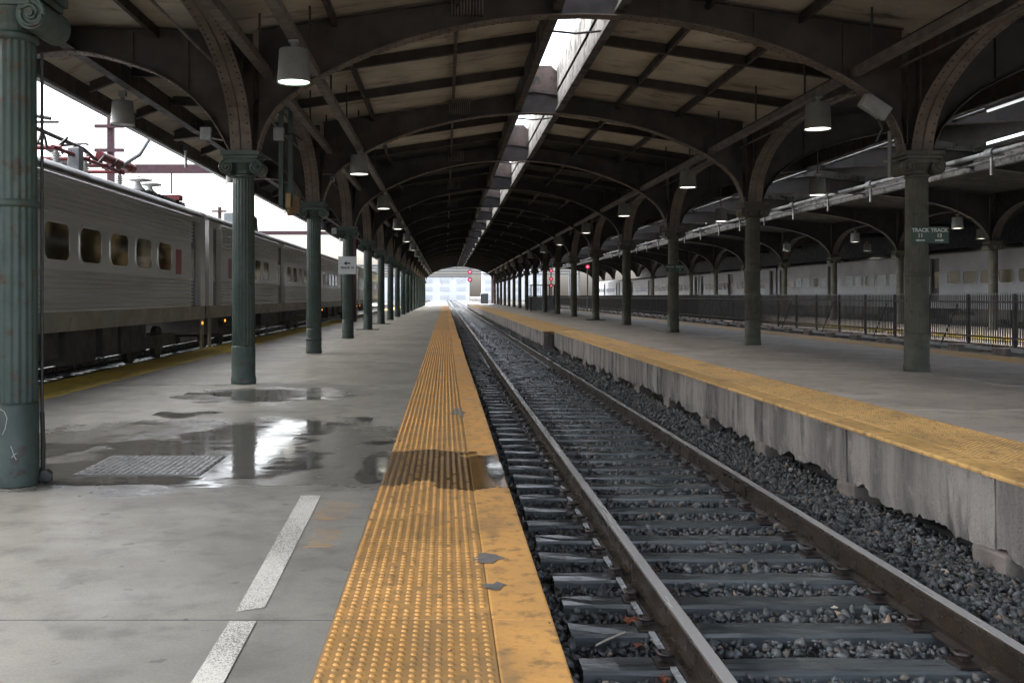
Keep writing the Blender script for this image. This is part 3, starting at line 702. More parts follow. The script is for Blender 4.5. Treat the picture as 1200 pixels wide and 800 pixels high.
lowc = interp([(XL - .22, H(2.46)), (-3.83, H(2.74)), (-4.06, H(3.09)), (-4.33, H(3.38)), (-4.6, H(3.60)), (-5.0, H(3.83)), (-5.47, H(3.99)), (-6.0, H(4.13)), (-6.4, H(4.18)), (-7.15, H(4.10))][::-1], 24)
ribsc = rib_set(lowc, [(x, zcl(x) - .04) for x, z in lowc])
# longitudinal arches along a column row
arc = [(.20, 2.46), (.28, 2.75), (.42, 3.02), (.65, 3.26), (1.0, 3.48), (1.5, 3.71), (2.1, 3.89), (2.8, 4.01), (3.6, 4.07), (4.7, 4.09)]
lowy = [(d, H(h)) for d, h in arc] + [(BAY - d, H(h)) for d, h in arc[-2::-1]]; lowy = interp(lowy, 41)
def long_set(wd=.36, pm='steel_paint', fp='flange_lit'):
    w = MB().web(lowy, [(y, H(4.53)) for y, z in lowy], -.012, .012, 'x').mesh('longitudinal_arch', pm)
    f = MB().strip(lowy, wd, .022, 'x').mesh('flange', fp); r = rivets(lowy, (-.13, .13), 'x', r=.018).mesh('rivets', 'steel_paint')
    return w, f, r
lset = long_set(); lset3 = long_set(.36, 'steel_shaded', 'beam_paint')
def put_long(parent, x, y, rv, lset=lset):
    o = link('longitudinal_arch', lset[0], parent, (x, y, 0)); link('flange', lset[1], o)
    if rv: link('rivets', lset[2], o, kind='stuff')
pedestal = MB().box(-.19, .19, -.19, .19, ZCAP + .0005, H(2.62)).box(-.025, .025, -.16, .16, H(2.62), H(4.5)).box(-.16, -.0255, -.025, .025, H(2.62), H(4.5)).box(.0255, .16, -.025, .025, H(2.62), H(4.5)).mesh('pedestal', 'steel_paint')
for k, y in enumerate(YS):
    near = y < 60
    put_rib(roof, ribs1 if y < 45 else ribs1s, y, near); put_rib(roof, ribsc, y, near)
    for x in (XL, XR): link('pedestal', pedestal, roof, (x, y, 0))
    if k + 1 < len(YS):
        put_long(roof, XL, y, near); put_long(roof, XR, y, near, lset if y < 60 else lset3)

# ceiling boards between rafters and purlins, main bay and left canopy
def sloped(fz, xa, xb, y0, y1, dz0, dz1):
    za, zb = fz(xa), fz(xb); return MB().hexa([(xa, y0, za + dz0), (xb, y0, zb + dz0), (xb, y1, zb + dz0), (xa, y1, za + dz0)], [(xa, y0, za + dz1), (xb, y0, zb + dz1), (xb, y1, zb + dz1), (xa, y1, za + dz1)])
segs = [(-7.3, -6.4, zcl), (-6.4, -4.95, zcl), (-4.95, XL, zcl), (XL, -1.9, zc1), (-1.9, .2, zc1), (.2, SLa, zc1), (SLb, 4.5, zc1), (4.5, 6.1, zc1), (6.1, XR, zc1)]
th = BAY / 3
bm_, pm_ = [], []
for (xa, xb, fz) in segs:
    q = sloped(fz, xa + .003, xb - .003, .004, th - .004, 0, .03); bm_.append((q.mesh('ceiling_board', 'ceiling_board'), q.mesh('ceiling_board', 'ceiling_shaded')))
purl = {x: MB().box(-.035, .035, 0, BAY, -.17, -.002).mesh('purlin', 'beam_paint') for x in (1,)}[1]
def rafter_mesh(fz, xa, xb, mat='beam_paint'):
    m = sloped(fz, xa, xb, -.012, .012, -.20, -.003); q = sloped(fz, xa, xb, -.06, .06, -.2145, -.2005); m.add(q.v, q.f); return m.mesh('rafter', mat)
rafs = [rafter_mesh(zcl, -7.2, -6.45), rafter_mesh(zcl, -6.35, XL - .03), rafter_mesh(zc1, XL + .03, SLa - .01), rafter_mesh(zc1, SLb + .01, XR - .03)]
rafs_s = [rafter_mesh(f, a, b, 'steel_shaded') for f, a, b in ((zcl, -7.2, -6.45), (zcl, -6.35, XL - .03), (zc1, XL + .03, SLa - .01), (zc1, SLb + .01, XR - .03))]
yb = YS[0]
nb = 0
while yb < YEND - .5:
    for j in range(3):
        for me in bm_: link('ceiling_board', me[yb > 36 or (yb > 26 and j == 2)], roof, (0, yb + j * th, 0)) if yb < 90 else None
        if j and yb < 110:
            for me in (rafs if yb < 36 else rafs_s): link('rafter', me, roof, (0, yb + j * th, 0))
    if yb >= 90:
        for (xa, xb, fz) in segs: sloped(fz, xa, xb, yb, min(yb + BAY, YEND), 0, .03).build('ceiling_board', 'ceiling_shaded', roof)
    if yb < 110:
        for k, x in enumerate((-4.95, -1.9, .2, 4.5, 6.1)):
            link('purlin', purl, roof, (x, yb, (zcl(x) if x < XL else zc1(x)) - .02))
    yb += BAY
for (xa, xb, fz) in segs: sloped(fz, xa, xb, LY0 - .1, YEND + .3, .032, .14).build('roof_deck', 'deck_dark', roof)
# girder and fascia of the left canopy
LY1 = YEND
m = MB().box(-6.43, -6.37, LY0, LY1, H(4.22), H(4.60)); m.box(-6.50, -6.30, LY0, LY1, H(4.20), H(4.2195)); m.build('edge_girder', 'beam_paint', roof)
m = MB().box(-7.36, -7.295, LY0, LY1, H(3.98), H(4.30)); m.box(-7.44, -7.362, LY0, LY1, H(4.05), H(4.55)); m.build('fascia', 'steel_paint', roof)
MB().box(-7.47, -7.32, LY0, LY1, H(3.93), H(3.975)).build('gutter', 'grey_metal', roof)
# slot: curbs and cross walls
for nm, xa, xb, zt in (('slot_curb', SLa - .12, SLa, 5.95), ('slot_curb', SLb, SLb + .12, 6.05)):
    for i in range(int((LY1 - LY0) / BAY) + 1):
        MB().box(xa, xb, LY0 + i * BAY + .004, min(LY0 + (i + 1) * BAY - .004, LY1), H(4.93), H(zt)).build(nm, 'weathered_concrete', roof)
fr = MB().box(SLb - .05, SLb + .125, LY0, LY1, H(4.86), H(4.928)); fr.build('slot_frame', 'weathered_concrete', roof)
MB().box(SLa - .125, SLa + .03, LY0, LY1, H(4.86), H(4.928)).build('slot_frame', 'beam_paint', roof)
cw = MB().prism([(SLa + .004, H(4.84)), (SLb - .004, H(4.84)), (SLb - .004, H(5.92)), (SLb - .16, H(6.08)), (SLa + .16, H(6.08)), (SLa + .004, H(5.92))], .02, .17, 'y').mesh('cross_wall', 'crosswall_concrete')
rod = MB().tube([(SLa - .1, 0, H(4.98)), ((SLa + SLb) / 2, 0, H(4.92)), (SLb + .02, 0, H(4.97))], .022, 6).mesh('tie_rod', 'dark_metal')
for y in YS:
    link('cross_wall', cw, roof, (0, y, 0)); link('tie_rod', rod, roof, (0, y + 1.6, 0))
    fm = MB()
    if 10 < y < 60:
        for i in range(11): fm.box(.10 + i * .052, .125 + i * .052, y - .20, y - .06, H(4.78), H(5.16))
        fm.build('finned_vent', 'channel_paint', roof)
# channels that carry the lamps
for x, hh in ((-2.22, 3.74), (-3.04, 3.74), (6.98, 3.74)):
    c = MB().box(x - .075, x + .075, LY0, LY1, H(hh), H(hh) + .03); c.box(x - .075, x - .06, LY0, LY1, H(hh) + .0305, H(hh) + .13); c.box(x + .06, x + .075, LY0, LY1, H(hh) + .0305, H(hh) + .13)
    o = c.build('lamp_channel', 'channel_paint', roof)
    for i, y in enumerate(np.arange(10.5, 80, 3.13)):
        MB().tube([(x, y, H(hh) + .03), (x, y, zc1(x) - .01)], .02, 6).build('hanger_rod', 'beam_paint', o)
cond = MB()
for x, z in ((-3.25, H(4.0)), (7.75, H(3.9)), (-3.7, H(3.72))): cond.tube([(x, LY0, z), (x, LY1, z)], .022, 6)
cond.build('conduit', 'channel_paint', roof)

# second bay, right of the right column row: dark, with a raised monitor
roof2 = thing('train_shed_roof', (0, 0, 0), 'dark second roof bay beyond the right columns with weathered concrete round its raised monitor', 'roof')
X2 = (XR + X3) / 2
half2 = [(0, 4.62), (1.5, 4.60), (3., 4.52), (4.4, 4.36), (5.6, 4.12), (6.5, 3.84), (7.2, 3.48), (7.65, 3.10), (7.92, 2.72), (8.0, 2.46)]
low2 = interp([(X2 - d, H(h)) for d, h in half2[::-1]] + [(X2 + d, H(h)) for d, h in half2[1:]], 41)
zc2 = lambda x: H(4.57 + min(abs(x - XR), abs(x - X3)) * .10)
ribs2 = rib_set(low2, [(x, zc2(x) - .04) for x, z in low2], .30, 'steel_shaded', 'beam_paint')
MA, MBx = 12.7, 18.9
for k, y in enumerate(YS):
    put_rib(roof2, ribs2, y, False); link('pedestal', pedestal, roof2, (X3, y, 0))
    if k + 1 < len(YS): put_long(roof2, X3, y, False, lset3)
    # gabled pale cross wall in the monitor
    MB().prism([(MA + .1, H(4.72)), (MBx - .1, H(4.72)), (MBx - .1, H(5.35)), ((MA + MBx) / 2, H(5.8)), (MA + .1, H(5.35))], y + .05, y + .17, 'y').build('monitor_cross_wall', 'weathered_concrete', roof2)
zz2 = lambda x: zc2(x)
for (xa, xb) in ((XR + .02, 10.4), (10.4, MA), (MBx, 21.7), (21.7, X3)):
    for i in range(len(YS)):
        y0 = LY0 + i * BAY; sloped(zz2, xa + .003, xb - .003, y0, y0 + BAY - .006, 0, .03).build('ceiling_board', 'ceiling_shaded', roof2)
    sloped(zz2, xa, xb, LY0, YEND, .032, .14).build('roof_deck', 'deck_dark', roof2)
MB().box(MA - .02, MA + .14, LY0, LY1, H(4.50), H(5.60)).build('monitor_curb', 'beam_paint', roof2)
for i in range(len(YS)):
    y0 = LY0 + i * BAY; MB().box(MBx - .16, MBx + .04, y0 + .004, y0 + BAY - .004, H(4.42), H(4.98)).build('monitor_curb', 'weathered_concrete', roof2)
MB().box(MBx + .06, MBx + .16, LY0, LY1, H(5.42), H(6.5)).build('monitor_side', 'deck_dark', roof2)
q = random.Random(4); y = LY0
while y < YEND - 2:                                   # shutters, some missing, over the low clerestory
    d = q.uniform(.7, 2.6)
    if q.random() < .8: MB().box(MBx + .06, MBx + .12, y, y + d, H(4.99), H(5.415)).build('shutter', 'deck_dark', roof2)
    y += d + .05
MB().box(MA + 2.4, MBx + .3, LY0, LY1, H(6.52), H(6.62)).build('monitor_roof', 'deck_dark', roof2)  # unseen gap left open here, shaped to throw sky light on the right platform
pp = MB(); 
for x, z, r in ((17.6, 4.62, .085), (18.3, 4.55, .05), (13.4, 4.62, .05)): pp.tube([(x, LY0, H(z)), (x, LY1, H(z))], r, 8)
pp.build('pipe', 'grey_pipe', roof2)
for i, y in enumerate(np.arange(14, 110, 4.7)):
    m = MB(); m.tube([(17.6, y, H(4.62)), (17.6, y + .45, H(4.62))], .15, 10); m.tube([(17.6, y + .2, H(4.62)), (17.6, y + .2, H(3.9))], .05, 6); m.build('pipe_joint', 'grey_pipe', roof2)
# third bay
roof3 = thing('train_shed_roof', (0, 0, 0), 'dark flat outer roof over the far grey train on the right', 'roof')
for (xa, xb) in ((X3, 28.), (28., 32.5)):
    MB().box(xa + .01, xb - .01, LY0, YEND, H(4.55), H(4.7)).build('roof_deck', 'deck_dark', roof3)
MB().box(32.4, 32.5, LY0, YEND, H(2.75), H(4.54)).build('fascia', 'steel_shaded', roof3)
for y in YS[3:16]:
    MB().web(interp([(X3 + .2, H(2.5)), (X3 + .5, H(3.2)), (X3 + 1.2, H(3.8)), (X3 + 2.5, H(4.2)), (32.3, H(4.3))], 12), [(x, H(4.54)) for x in np.linspace(X3 + .2, 32.3, 12)], y - .05, y + .05, 'y').build('arch_rib', 'steel_shaded', roof3)

# ------------------------------------------------------------------ lamps
def lamp_meshes(glow):
    s = MB(); s.lathe([(.06, .50), (.205, .49), (.215, .47), (.243, .04), (.25, 0), (.238, .004), (.23, .04), (.2, .46)], 28); a = s.mesh('shade', 'lamp_metal')
    l = MB(); l.lathe([(.224, .018), (.224, .030)], 24); b = l.mesh('lens', glow)
    c = MB(); c.tube([(0, 0, .49), (0, 0, .60)], .045, 8); c.box(-.07, .07, -.07, .07, .585, .622); return a, b, c.mesh('stem', 'grey_metal')
lmW, lmG, lmO = lamp_meshes('lamp_glow'), lamp_meshes('lamp_glow_green'), lamp_meshes('lamp_off')
def lamp(x, y, h, ms, label, group):
    t = thing('hanging_lamp', (x, y, H(h)), label, 'lamp', group)
    for n, me in zip(('shade', 'lens', 'stem'), ms): link(n, me, t)
    return t
yl = [15.0, 26.3, 36.7, 47.8, 59, 70, 81, 92, 103, 114, 125, 136, 147]
for k, y in enumerate(yl): lamp(-2.22, y, 3.12, lmG if k in (0, 6, 7) else lmW, ORD[k] + ' lit drum lamp from the camera in the row left of the near track', 'lamps over the left platform')
yr = [19.2, 29.5, 40, 50.8, 62.5, 73, 84, 95, 106, 117, 128, 139]
for k, y in enumerate(yr): lamp(6.98, y, 3.12, lmG if k == 6 else lmW, ORD[k] + ' lit drum lamp from the camera in the row right of the near track', 'lamps over the right platform')
for k, y in enumerate((21., 32., 43.5, 55., 66.)):
    lamp(-6.62, y, 3.50, lmO if k == 0 else lmW, 'unlit pale drum lamp under the left roof edge above the coaches' if k == 0 else ORD[k - 1] + ' lit drum lamp under the left roof edge, beyond the unlit one', 'lamps along the left roof edge')
    MB().box(-6.69, -6.55, y - .07, y + .07, H(4.12), H(4.198)).build('bracket', 'grey_metal', roof)
for k, (x, y, h) in enumerate(((10.9, 30., 2.95), (10.9, 40.5, 2.95), (10.9, 51, 2.95), (10.9, 62, 2.95), (22.0, 44, 2.9), (22, 55, 2.9), (22, 66, 2.9), (27.2, 52, 2.9), (27.2, 66, 2.9))):
    o = lamp(x, y, h, lmW, ORD[k] + ' small lit lamp among those beyond the right columns, counted from the right platform outward', 'lamps in the dark right bays')
    MB().tube([(0, 0, .6), (0, 0, H(4.6) - H(h))], .02, 6).build('drop_rod', 'dark_metal', o)

# ------------------------------------------------------------------ coaches
def rrect(w, h, r, n=5):
    out = []
    for cx, cz, a0 in ((w / 2 - r, h / 2 - r, 0), (-w / 2 + r, h / 2 - r, 90), (-w / 2 + r, -h / 2 + r, 180), (w / 2 - r, -h / 2 + r, 270)):
        out += [(cx + r * math.cos(R(a0 + 90 * k / n)), cz + r * math.sin(R(a0 + 90 * k / n))) for k in range(n + 1)]
    return out
def win_meshes(wd, ht, glass):
    o, i = rrect(wd, ht, .24), rrect(wd - .13, ht - .13, .19); n = len(o); m = MB()
    vs = [(0, p[0], p[1]) for p in o] + [(.022, p[0] * .985, p[1] * .97) for p in o] + [(.022, p[0], p[1]) for p in i] + [(.004, p[0], p[1]) for p in i]
    m.add(vs, [(r * n + k, r * n + (k + 1) % n, (r + 1) * n + (k + 1) % n, (r + 1) * n + k) for r in range(3) for k in range(n)])
    g = MB(); g.add([(.006, p[0], p[1]) for p in i], [tuple(range(n))]); return m, g
ZS0, ZB0, ZW0, ZW1, ZE = H(-.66), H(-.29), H(.52), H(1.46), H(2.28)      # sill, body, window band, eaves
HW = 1.52
def body_profile(flutes, inset=0.):
    """half section from sill to roof centre at +x, mirrored"""
    p = [(HW - inset, ZB0)]
    def fl(z0, z1, n):
        out = []
        for i in range(n):
            d = (z1 - z0) / n; z = z0 + i * d; out += [(HW - inset, z + d * .10), (HW - inset + .052, z + d * .42), (HW - inset + .052, z + d * .58), (HW - inset, z + d * .90)]
        return out
    p += (fl(ZB0 + .03, ZW0 - .02, 8) if flutes else []) + [(HW - inset, ZW0), (HW - inset, ZW1)] + (fl(ZW1 + .02, ZE - .02, 8) if flutes else [])
    p += [(HW - inset, ZE)]
    return p + [(-x, z) for x, z in p[::-1]]
def roof_profile():
    p = [(HW, ZE + .001), (HW - .05, ZE + .10), (HW - .14, ZE + .19), (HW - .32, ZE + .27), (HW - .7, ZE + .34), (0, ZE + .38)]
    return p + [(-x, z) for x, z in p[-2::-1]]
def coach(loc, L, label, group, flutes=True, body='stainless', face=1, windows=None, wm=None, doors=(), sill='sill_metal'):
    t = thing('railway_coach', loc, label, 'train', group)
    prof = body_profile(flutes); y0 = 0; b = MB(); ds = sorted(doors)
    flatp = body_profile(False)
    for d0, d1 in ds + [(L, L)]:
        b.prism(prof if d0 - y0 > 1 else flatp, y0, d0, 'y'); y0 = d1
    b.build('body', body, t); MB().prism(roof_profile(), 0, L, 'y', True).build('roof', 'coach_roof', t)
    for d0, d1 in ds:
        m = MB().box(-HW + .15, HW - .15, d0 + .003, d1 - .003, ZB0 - .25, ZE - .162); do = m.build('door', 'door_dark', t)
        MB().box(-HW + .02, HW - .02, d0 + .002, d1 - .002, ZE - .16, ZE - .001).build('door_header', body, t)
        for s in (-1, 1):
            xa = s * (HW - .15); MB().add([(xa + s * .003, d0 + .22, H(.45)), (xa + s * .003, d1 - .22, H(.45)), (xa + s * .003, d1 - .22, H(1.35)), (xa + s * .003, d0 + .22, H(1.35))], [(0, 1, 2, 3)]).build('pane', 'window_glass', do)
    for s in (-1, 1): MB().box(min(s * (HW - .10), s * (HW + .012)), max(s * (HW - .10), s * (HW + .012)), .05, L - .05, ZS0, ZB0 - .002).build('sill', sill, t)
    fm, gm = wm
    for (yy, zz) in windows:
        wo = link('window', fm, t, (face * HW, yy, zz)); g2 = link('pane', gm, wo)
        if face < 0: wo.rotation_euler = (0, 0, math.pi)
    # underframe
    q = random.Random(int(loc[1] * 10)); y = 1.0
    MB().box(-1.1, 1.1, .3, L - .3, ZS0 + .0, ZS0 + .2).build('underframe', 'under_metal', t)
    while y < L - 2.2:
        d = q.uniform(.8, 2.2)
        if not (2.2 < y < 5.6 or L - 6.4 < y < L - 2.5):
            dz = q.uniform(.45, .72); MB().box(-1.35, 1.35 - q.random() * .2, y, y + d, ZS0 - dz, ZS0 - .002).build('equipment_box', 'under_metal', t, bevel=.02)
        y += d + q.uniform(.12, .5)
    for yb in (3.6, L - 3.6):
        m = MB().box(-1.15, -1.0, yb - 1.6, yb + 1.6, ZT + .55, ZT + .85).box(1.0, 1.15, yb - 1.6, yb + 1.6, ZT + .55, ZT + .85).box(-1, 1, yb - .2, yb + .2, ZT + .5, ZT + .9); bo = m.build('bogie', 'under_metal', t)
        for yy in (yb - 1.2, yb + 1.2):
            MB().tube([(-.82, yy, ZT + .19 + .43), (-.68, yy, ZT + .19 + .43)], .43, 24).tube([(.68, yy, ZT + .19 + .43), (.82, yy, ZT + .19 + .43)], .43, 24).tube([(-.7, yy, ZT + .62), (.7, yy, ZT + .62)], .08, 10).build('wheel', 'under_metal', bo)
    for y1 in (-.02, L + .02): MB().box(-.55, .55, min(y1, y1 - .25 if y1 < 1 else y1), max(y1, y1 + .25 if y1 > 1 else y1), ZB0, ZE - .1).build('gangway', 'cable_black', t)
    return t
CL = 25.45; CX = -8.62
w1m, w1g = win_meshes(1.36, .80, 0); W1 = (w1m.mesh('window', 'stainless'), w1g.mesh('pane', 'window_glass'))
dr = [(.55, 1.65), (12.6, 14.4), (CL - 1.65, CL - .55)]
dr0 = [dr[0], (10.9, 12.3), dr[2]]; zw = H(1.0)
wl_ = [(y, zw) for y in np.arange(CL - 4.35, 15.2, -1.8)][::-1] + [(y, zw) for y in np.arange(4.35, 10., 1.8)]
names = ['nearest silver fluted coach on the left, carrying red pantograph gear on its roof', 'second silver coach on the left, behind the second green column', 'third silver coach on the left, behind the sign with the arrow', 'fourth and farthest silver coach on the left']
for i in range(4):
    yst = 30.45 - CL - .2 + i * (CL + .5)
    c = coach((CX, yst, 0), CL, names[i], 'silver coaches on the left track', windows=wl_ + ([(CL - 4.35 - 1.8 * k, zw) for k in range(4, 5)] if i == 0 else []), wm=W1, doors=dr0 if i == 0 else dr)
    for yy in (CL - 3.0, 3.0):      # red reflection put in as colour patches on the flat panel near the doors
        MB().box(HW + .002, HW + .006, yy - .28, yy + .28, ZW0 + .06, ZW0 + .72).build('red_reflection', 'reflection_red', c)
    for yy in (2.2, CL - .35):
        lg = MB(); lg.lathe([(.0, 0), (.045, .01), (.05, .03), (.03, .05)], 12); o = lg.build('marker_lamp', 'amber_glow', c, (HW - .02 if yy < 5 else HW - .02, yy, ZS0 - .12)); o.rotation_euler = (0, R(90), 0)
    for yy in (0.08, CL - .40):      # steps hanging at the car ends
        s = MB().box(HW - .32, HW - .02, yy, yy + .32, ZS0 - .95, ZS0 - .9).box(HW - .06, HW - .02, yy, yy + .32, ZS0 - .95, ZS0 - .002); s.build('step_well', 'sill_metal', c)
    if i == 0: car0 = c
    if i == 1: car1 = c
# roof gear of the first coach
def insulator(h=.36, r=.11):
    p = [(.03, 0)]
    for k in range(5): z = .04 + k * (h - .08) / 5; p += [(.045, z), (r, z + .02), (.045, z + .05)]
    return MB().lathe(p + [(.03, h)], 14)
pan = thing('pantograph', (CX, 22.0, H(2.66)), 'folded pantograph with red arms and insulators on the nearest coach', 'pantograph')
ins = insulator().mesh('insulator', 'porcelain')
for x in (-.6, .6):
    for yy in (-.9, .8, 3.2): link('insulator', ins, pan, (x, yy, 0))
fr = MB()
for x in (-.6, .6): fr.tube([(x, -1.1, .39), (x, 3.5, .39)], .045, 8)
for yy in (-.9, .8, 2.0, 3.2): fr.tube([(-.7, yy, .40), (.7, yy, .40)], .05, 8)
fr.build('base_frame', 'red_paint', pan)
ar = MB().tube([(.35, 3.0, .44), (.40, 1.2, .68), (.2, -1.6, .80)], .05, 8).tube([(-.35, 3.0, .44), (-.40, 1.2, .68), (-.2, -1.6, .80)], .05, 8).tube([(.35, -.6, .46), (.2, 1.9, .9), (.1, 2.4, .95)], .03, 8); ar.build('lower_arm', 'dark_metal', pan)
MB().tube([(.55, 1.9, .62), (.55, 4.0, .62)], .11, 12).tube([(.55, 4.0, .62), (.55, 4.35, .62)], .13, 12).build('red_cylinder', 'red_paint', pan)
MB().tube([(-.8, -1.7, .86), (-.4, -1.7, .93), (.4, -1.7, .93), (.8, -1.7, .86)], .04, 8).tube([(-.8, -1.3, .86), (.8, -1.3, .86)], .03, 8).build('contact_shoe', 'dark_metal', pan)
bx = MB(); 
for (x, yy, a, c_, h_) in ((.45, -2.7, .35, .45, .50), (.2, -1.9, .25, .3, .58), (.6, .2, .26, .3, .55), (-.3, 1.5, .5, .6, .45)): MB().box(x - a / 2, x + a / 2, yy - c_ / 2, yy + c_ / 2, .0, h_).build('equipment_box', 'grey_metal', pan, bevel=.03)
cb = MB()
for k in range(7):
    q = random.Random(k); yy = -2.6 + k * .85; cb.tube([(.55, yy, .35), (.6 + q.uniform(-.1, .15), yy + .25, .5 + q.random() * .15), (.5, yy + .5, .48 + q.random() * .12), (.45, yy + .75, .38)], .028, 6)
cb.build('cable', 'cable_black', pan)
for yy, h_ in ((5.2, .55), (6.3, .60)):
    m = MB().lathe([(.10, 0), (.10, .12), (.20, .2), (.09, .30), (.07, .38), (.33, .42), (.30, .47), (.06, .50), (.06, h_)], 18); m.build('bell_insulator', 'porcelain', pan, (.45, yy, -.02))
MB().tube([(.5, 3.2, .45), (.9, 3.8, .9), (1.0, 4.6, 1.55)], .06, 8).tube([(1.0, 4.6, 1.55), (.7, 4.4, 2.3)], .05, 8).build('upper_arm', 'grey_metal', pan)
rg = MB()
for s in (-.15, .15): rg.box(.55 + s, .60 + s, 5.0, 9.0, .02, .10)
for k in range(12): rg.box(.38, .78, 5.1 + k * .33, 5.2 + k * .33, .10, .15)
rg.build('roof_walkway', 'dark_metal', pan)
MB().box(.3, .85, 7.9, 8.3, .15, .30).build('red_box', 'red_paint', pan)
rv = thing('roof_vent', (CX + .55, 40.5, H(2.60)), 'boxy dark louvred unit on the roof of the second coach', 'roof unit')
m = MB().prism([(-.9, 0), (.9, 0), (.6, .55), (-.9, .62)], -.5, .5, 'x'); m.build('housing', 'grey_metal', rv)
for k in range(4): MB().box(.502, .52, -.7 + k * .36, -.46 + k * .36, .1, .48).build('louvre', 'dark_metal', rv)

# far grey train on the right
w2m, w2g = win_meshes(1.5, .78, 0); W2 = (w2m.mesh('window', 'far_train'), w2g.mesh('pane', 'window_glass_far')); W2w = (W2[0], w2g.mesh('pane', 'window_glass_warm'))
fw = [(y, zw) for y in list(np.arange(3.6, 12.2, 1.75)) + list(np.arange(15.2, 22.6, 1.75))]
fn = ['nearest coach of the far grey train, at the right edge behind the fence', 'second coach of the far grey train behind the fence', 'third coach of the far grey train behind the fence', 'fourth coach of the far grey train behind the fence', 'fifth coach of the far grey train, pale in the daylight', 'farthest coach of the far grey train, at the open end']
for i in range(6):
    coach((28.9, 33 + i * (CL + .5), 0), CL, fn[i], 'far grey train', flutes=False, body='far_train', face=-1, windows=fw, wm=W2w if i < 2 else W2, doors=dr, sill='far_train')

# ------------------------------------------------------------------ black picket fence on its concrete blocks
FX = 15.2; fb = .18
fe = thing('picket_fence', (FX, 0, 0), 'long black picket fence with pale tips between the right hand tracks', 'fence')
pk = MB().box(-.014, .014, -.014, .014, fb, H(.03)); pk = pk.mesh('picket', 'fence_paint')
tip = MB().lathe([(.016, H(.03)), (.02, H(.05)), (.004, H(.10))], 6).mesh('tip', 'lamp_metal')
for i in range(300):
    o = link('picket', pk, fe, (0, 25 + i * .122, 0)); link('tip', tip, o)
m = MB()
for i in range(760): y = 25 + 300 * .122 + i * .122; m.box(-.014, .014, y - .014, y + .014, fb, H(.08))
m.build('picket_row', 'dark_metal', fe, kind='stuff')
for z in (H(-.16), .36): MB().box(-.03, .03, 24, 160, z - .025, z + .025).build('fence_rail', 'dark_metal', fe)
for i in range(55):
    y = 24.9 + i * 2.43; MB().box(-.035, .035, y - .035, y + .035, .1, H(.06)).build('post', 'dark_metal', fe)
    MB().tube([(.0, y + .6, H(-.2)), (-.35, y + .9, .1)], .02, 5).build('brace', 'dark_metal', fe) if i % 2 == 0 else None
    MB().box(-.45, .22, y - .33, y + .33, -.42, .12).build('concrete_block', 'footing_concrete', fe, bevel=.02)
for z, x in ((.06, -.25), (-.12, -.25)): MB().box(x - .05, x + .05, 24, 160, z - .04, z + .04).build('timber_rail', 'grey_metal', fe)

# ------------------------------------------------------------------ signs
s1 = thing('track_sign', (XL, YS[4] - .24, H(1.10)), 'white square sign with a left arrow and TRACK 10 on the fourth green column', 'sign')
MB().box(-.31, .31, -.02, 0, -.32, .30).build('panel', 'sign_white', s1)
MB().prism([(-.12, .06), (-.02, .135), (-.02, .085), (.11, .085), (.11, .035), (-.02, .035), (-.02, -.015)], -.024, -.0205, 'y').build('arrow', 'sign_black', s1)
text('TRACK 10', .105, (0, -.0225, -.10), (R(90), 0, 0), 'sign_black', s1, bold=.004)
ys = YS[2] - .235
s2 = thing('track_sign', (XR + .0, ys, H(1.03)), 'green sign reading TRACK 11 and TRACK 13 on the nearest right column', 'sign')
MB().box(-.205, .43, -.02, 0, -.135, .145).build('panel', 'green_sign', s2)
for cx, num, d in ((-.055, '11', -1), (.265, '13', 1)):
    text('TRACK', .088, (cx, -.0225, .085), (R(90), 0, 0), 'letter_pale', s2, bold=.003); text(num, .088, (cx, -.0225, -.005), (R(90), 0, 0), 'letter_pale', s2, bold=.003)
    MB().prism([(cx + d * .085, -.085), (cx + d * .03, -.062), (cx + d * .03, -.075), (cx - d * .075, -.075), (cx - d * .075, -.095), (cx + d * .03, -.095), (cx + d * .03, -.108)], -.024, -.0205, 'y').build('arrow', 'letter_pale', s2)
s3 = thing('track_sign', (XR, YS[4] - .235, H(.98)), 'small dim green sign on the third column of the right row', 'sign')
MB().box(-.33, .33, -.02, 0, -.12, .13).build('panel', 'green_sign', s3)
for cx in (-.17, .17): text('TRACK', .09, (cx, -.0225, .05), (R(90), 0, 0), 'letter_pale', s3); text('11' if cx < 0 else '13', .09, (cx, -.0225, -.05), (R(90), 0, 0), 'letter_pale', s3)
# edge-on hanging sign between the second and third left columns
hg = thing('hanging_sign', (-3.35, 21.5, H(1.75)), 'tall green hanging sign seen edge on with a tan lower end, by the third column', 'sign')
for x in (-.10, .10): MB().box(x - .045, x + .045, -.05, .05, .12, H(3.9) - H(1.75)).build('post', 'green_paint', hg)
MB().box(-.10, .10, .06, 1.5, .10, .62).build('sign_box', 'green_paint', hg)
MB().prism([(.0, .40), (1.3, .44), (1.3, .10), (.25, -.05), (.0, .10)], .01, .11, 'x').build('end_board', 'wood_tan', hg, (0, -.1, 0))
MB().box(-.16, .16, -.07, .07, H(3.9) - H(1.75), H(3.96) - H(1.75)).build('top_plate', 'green_paint', hg)

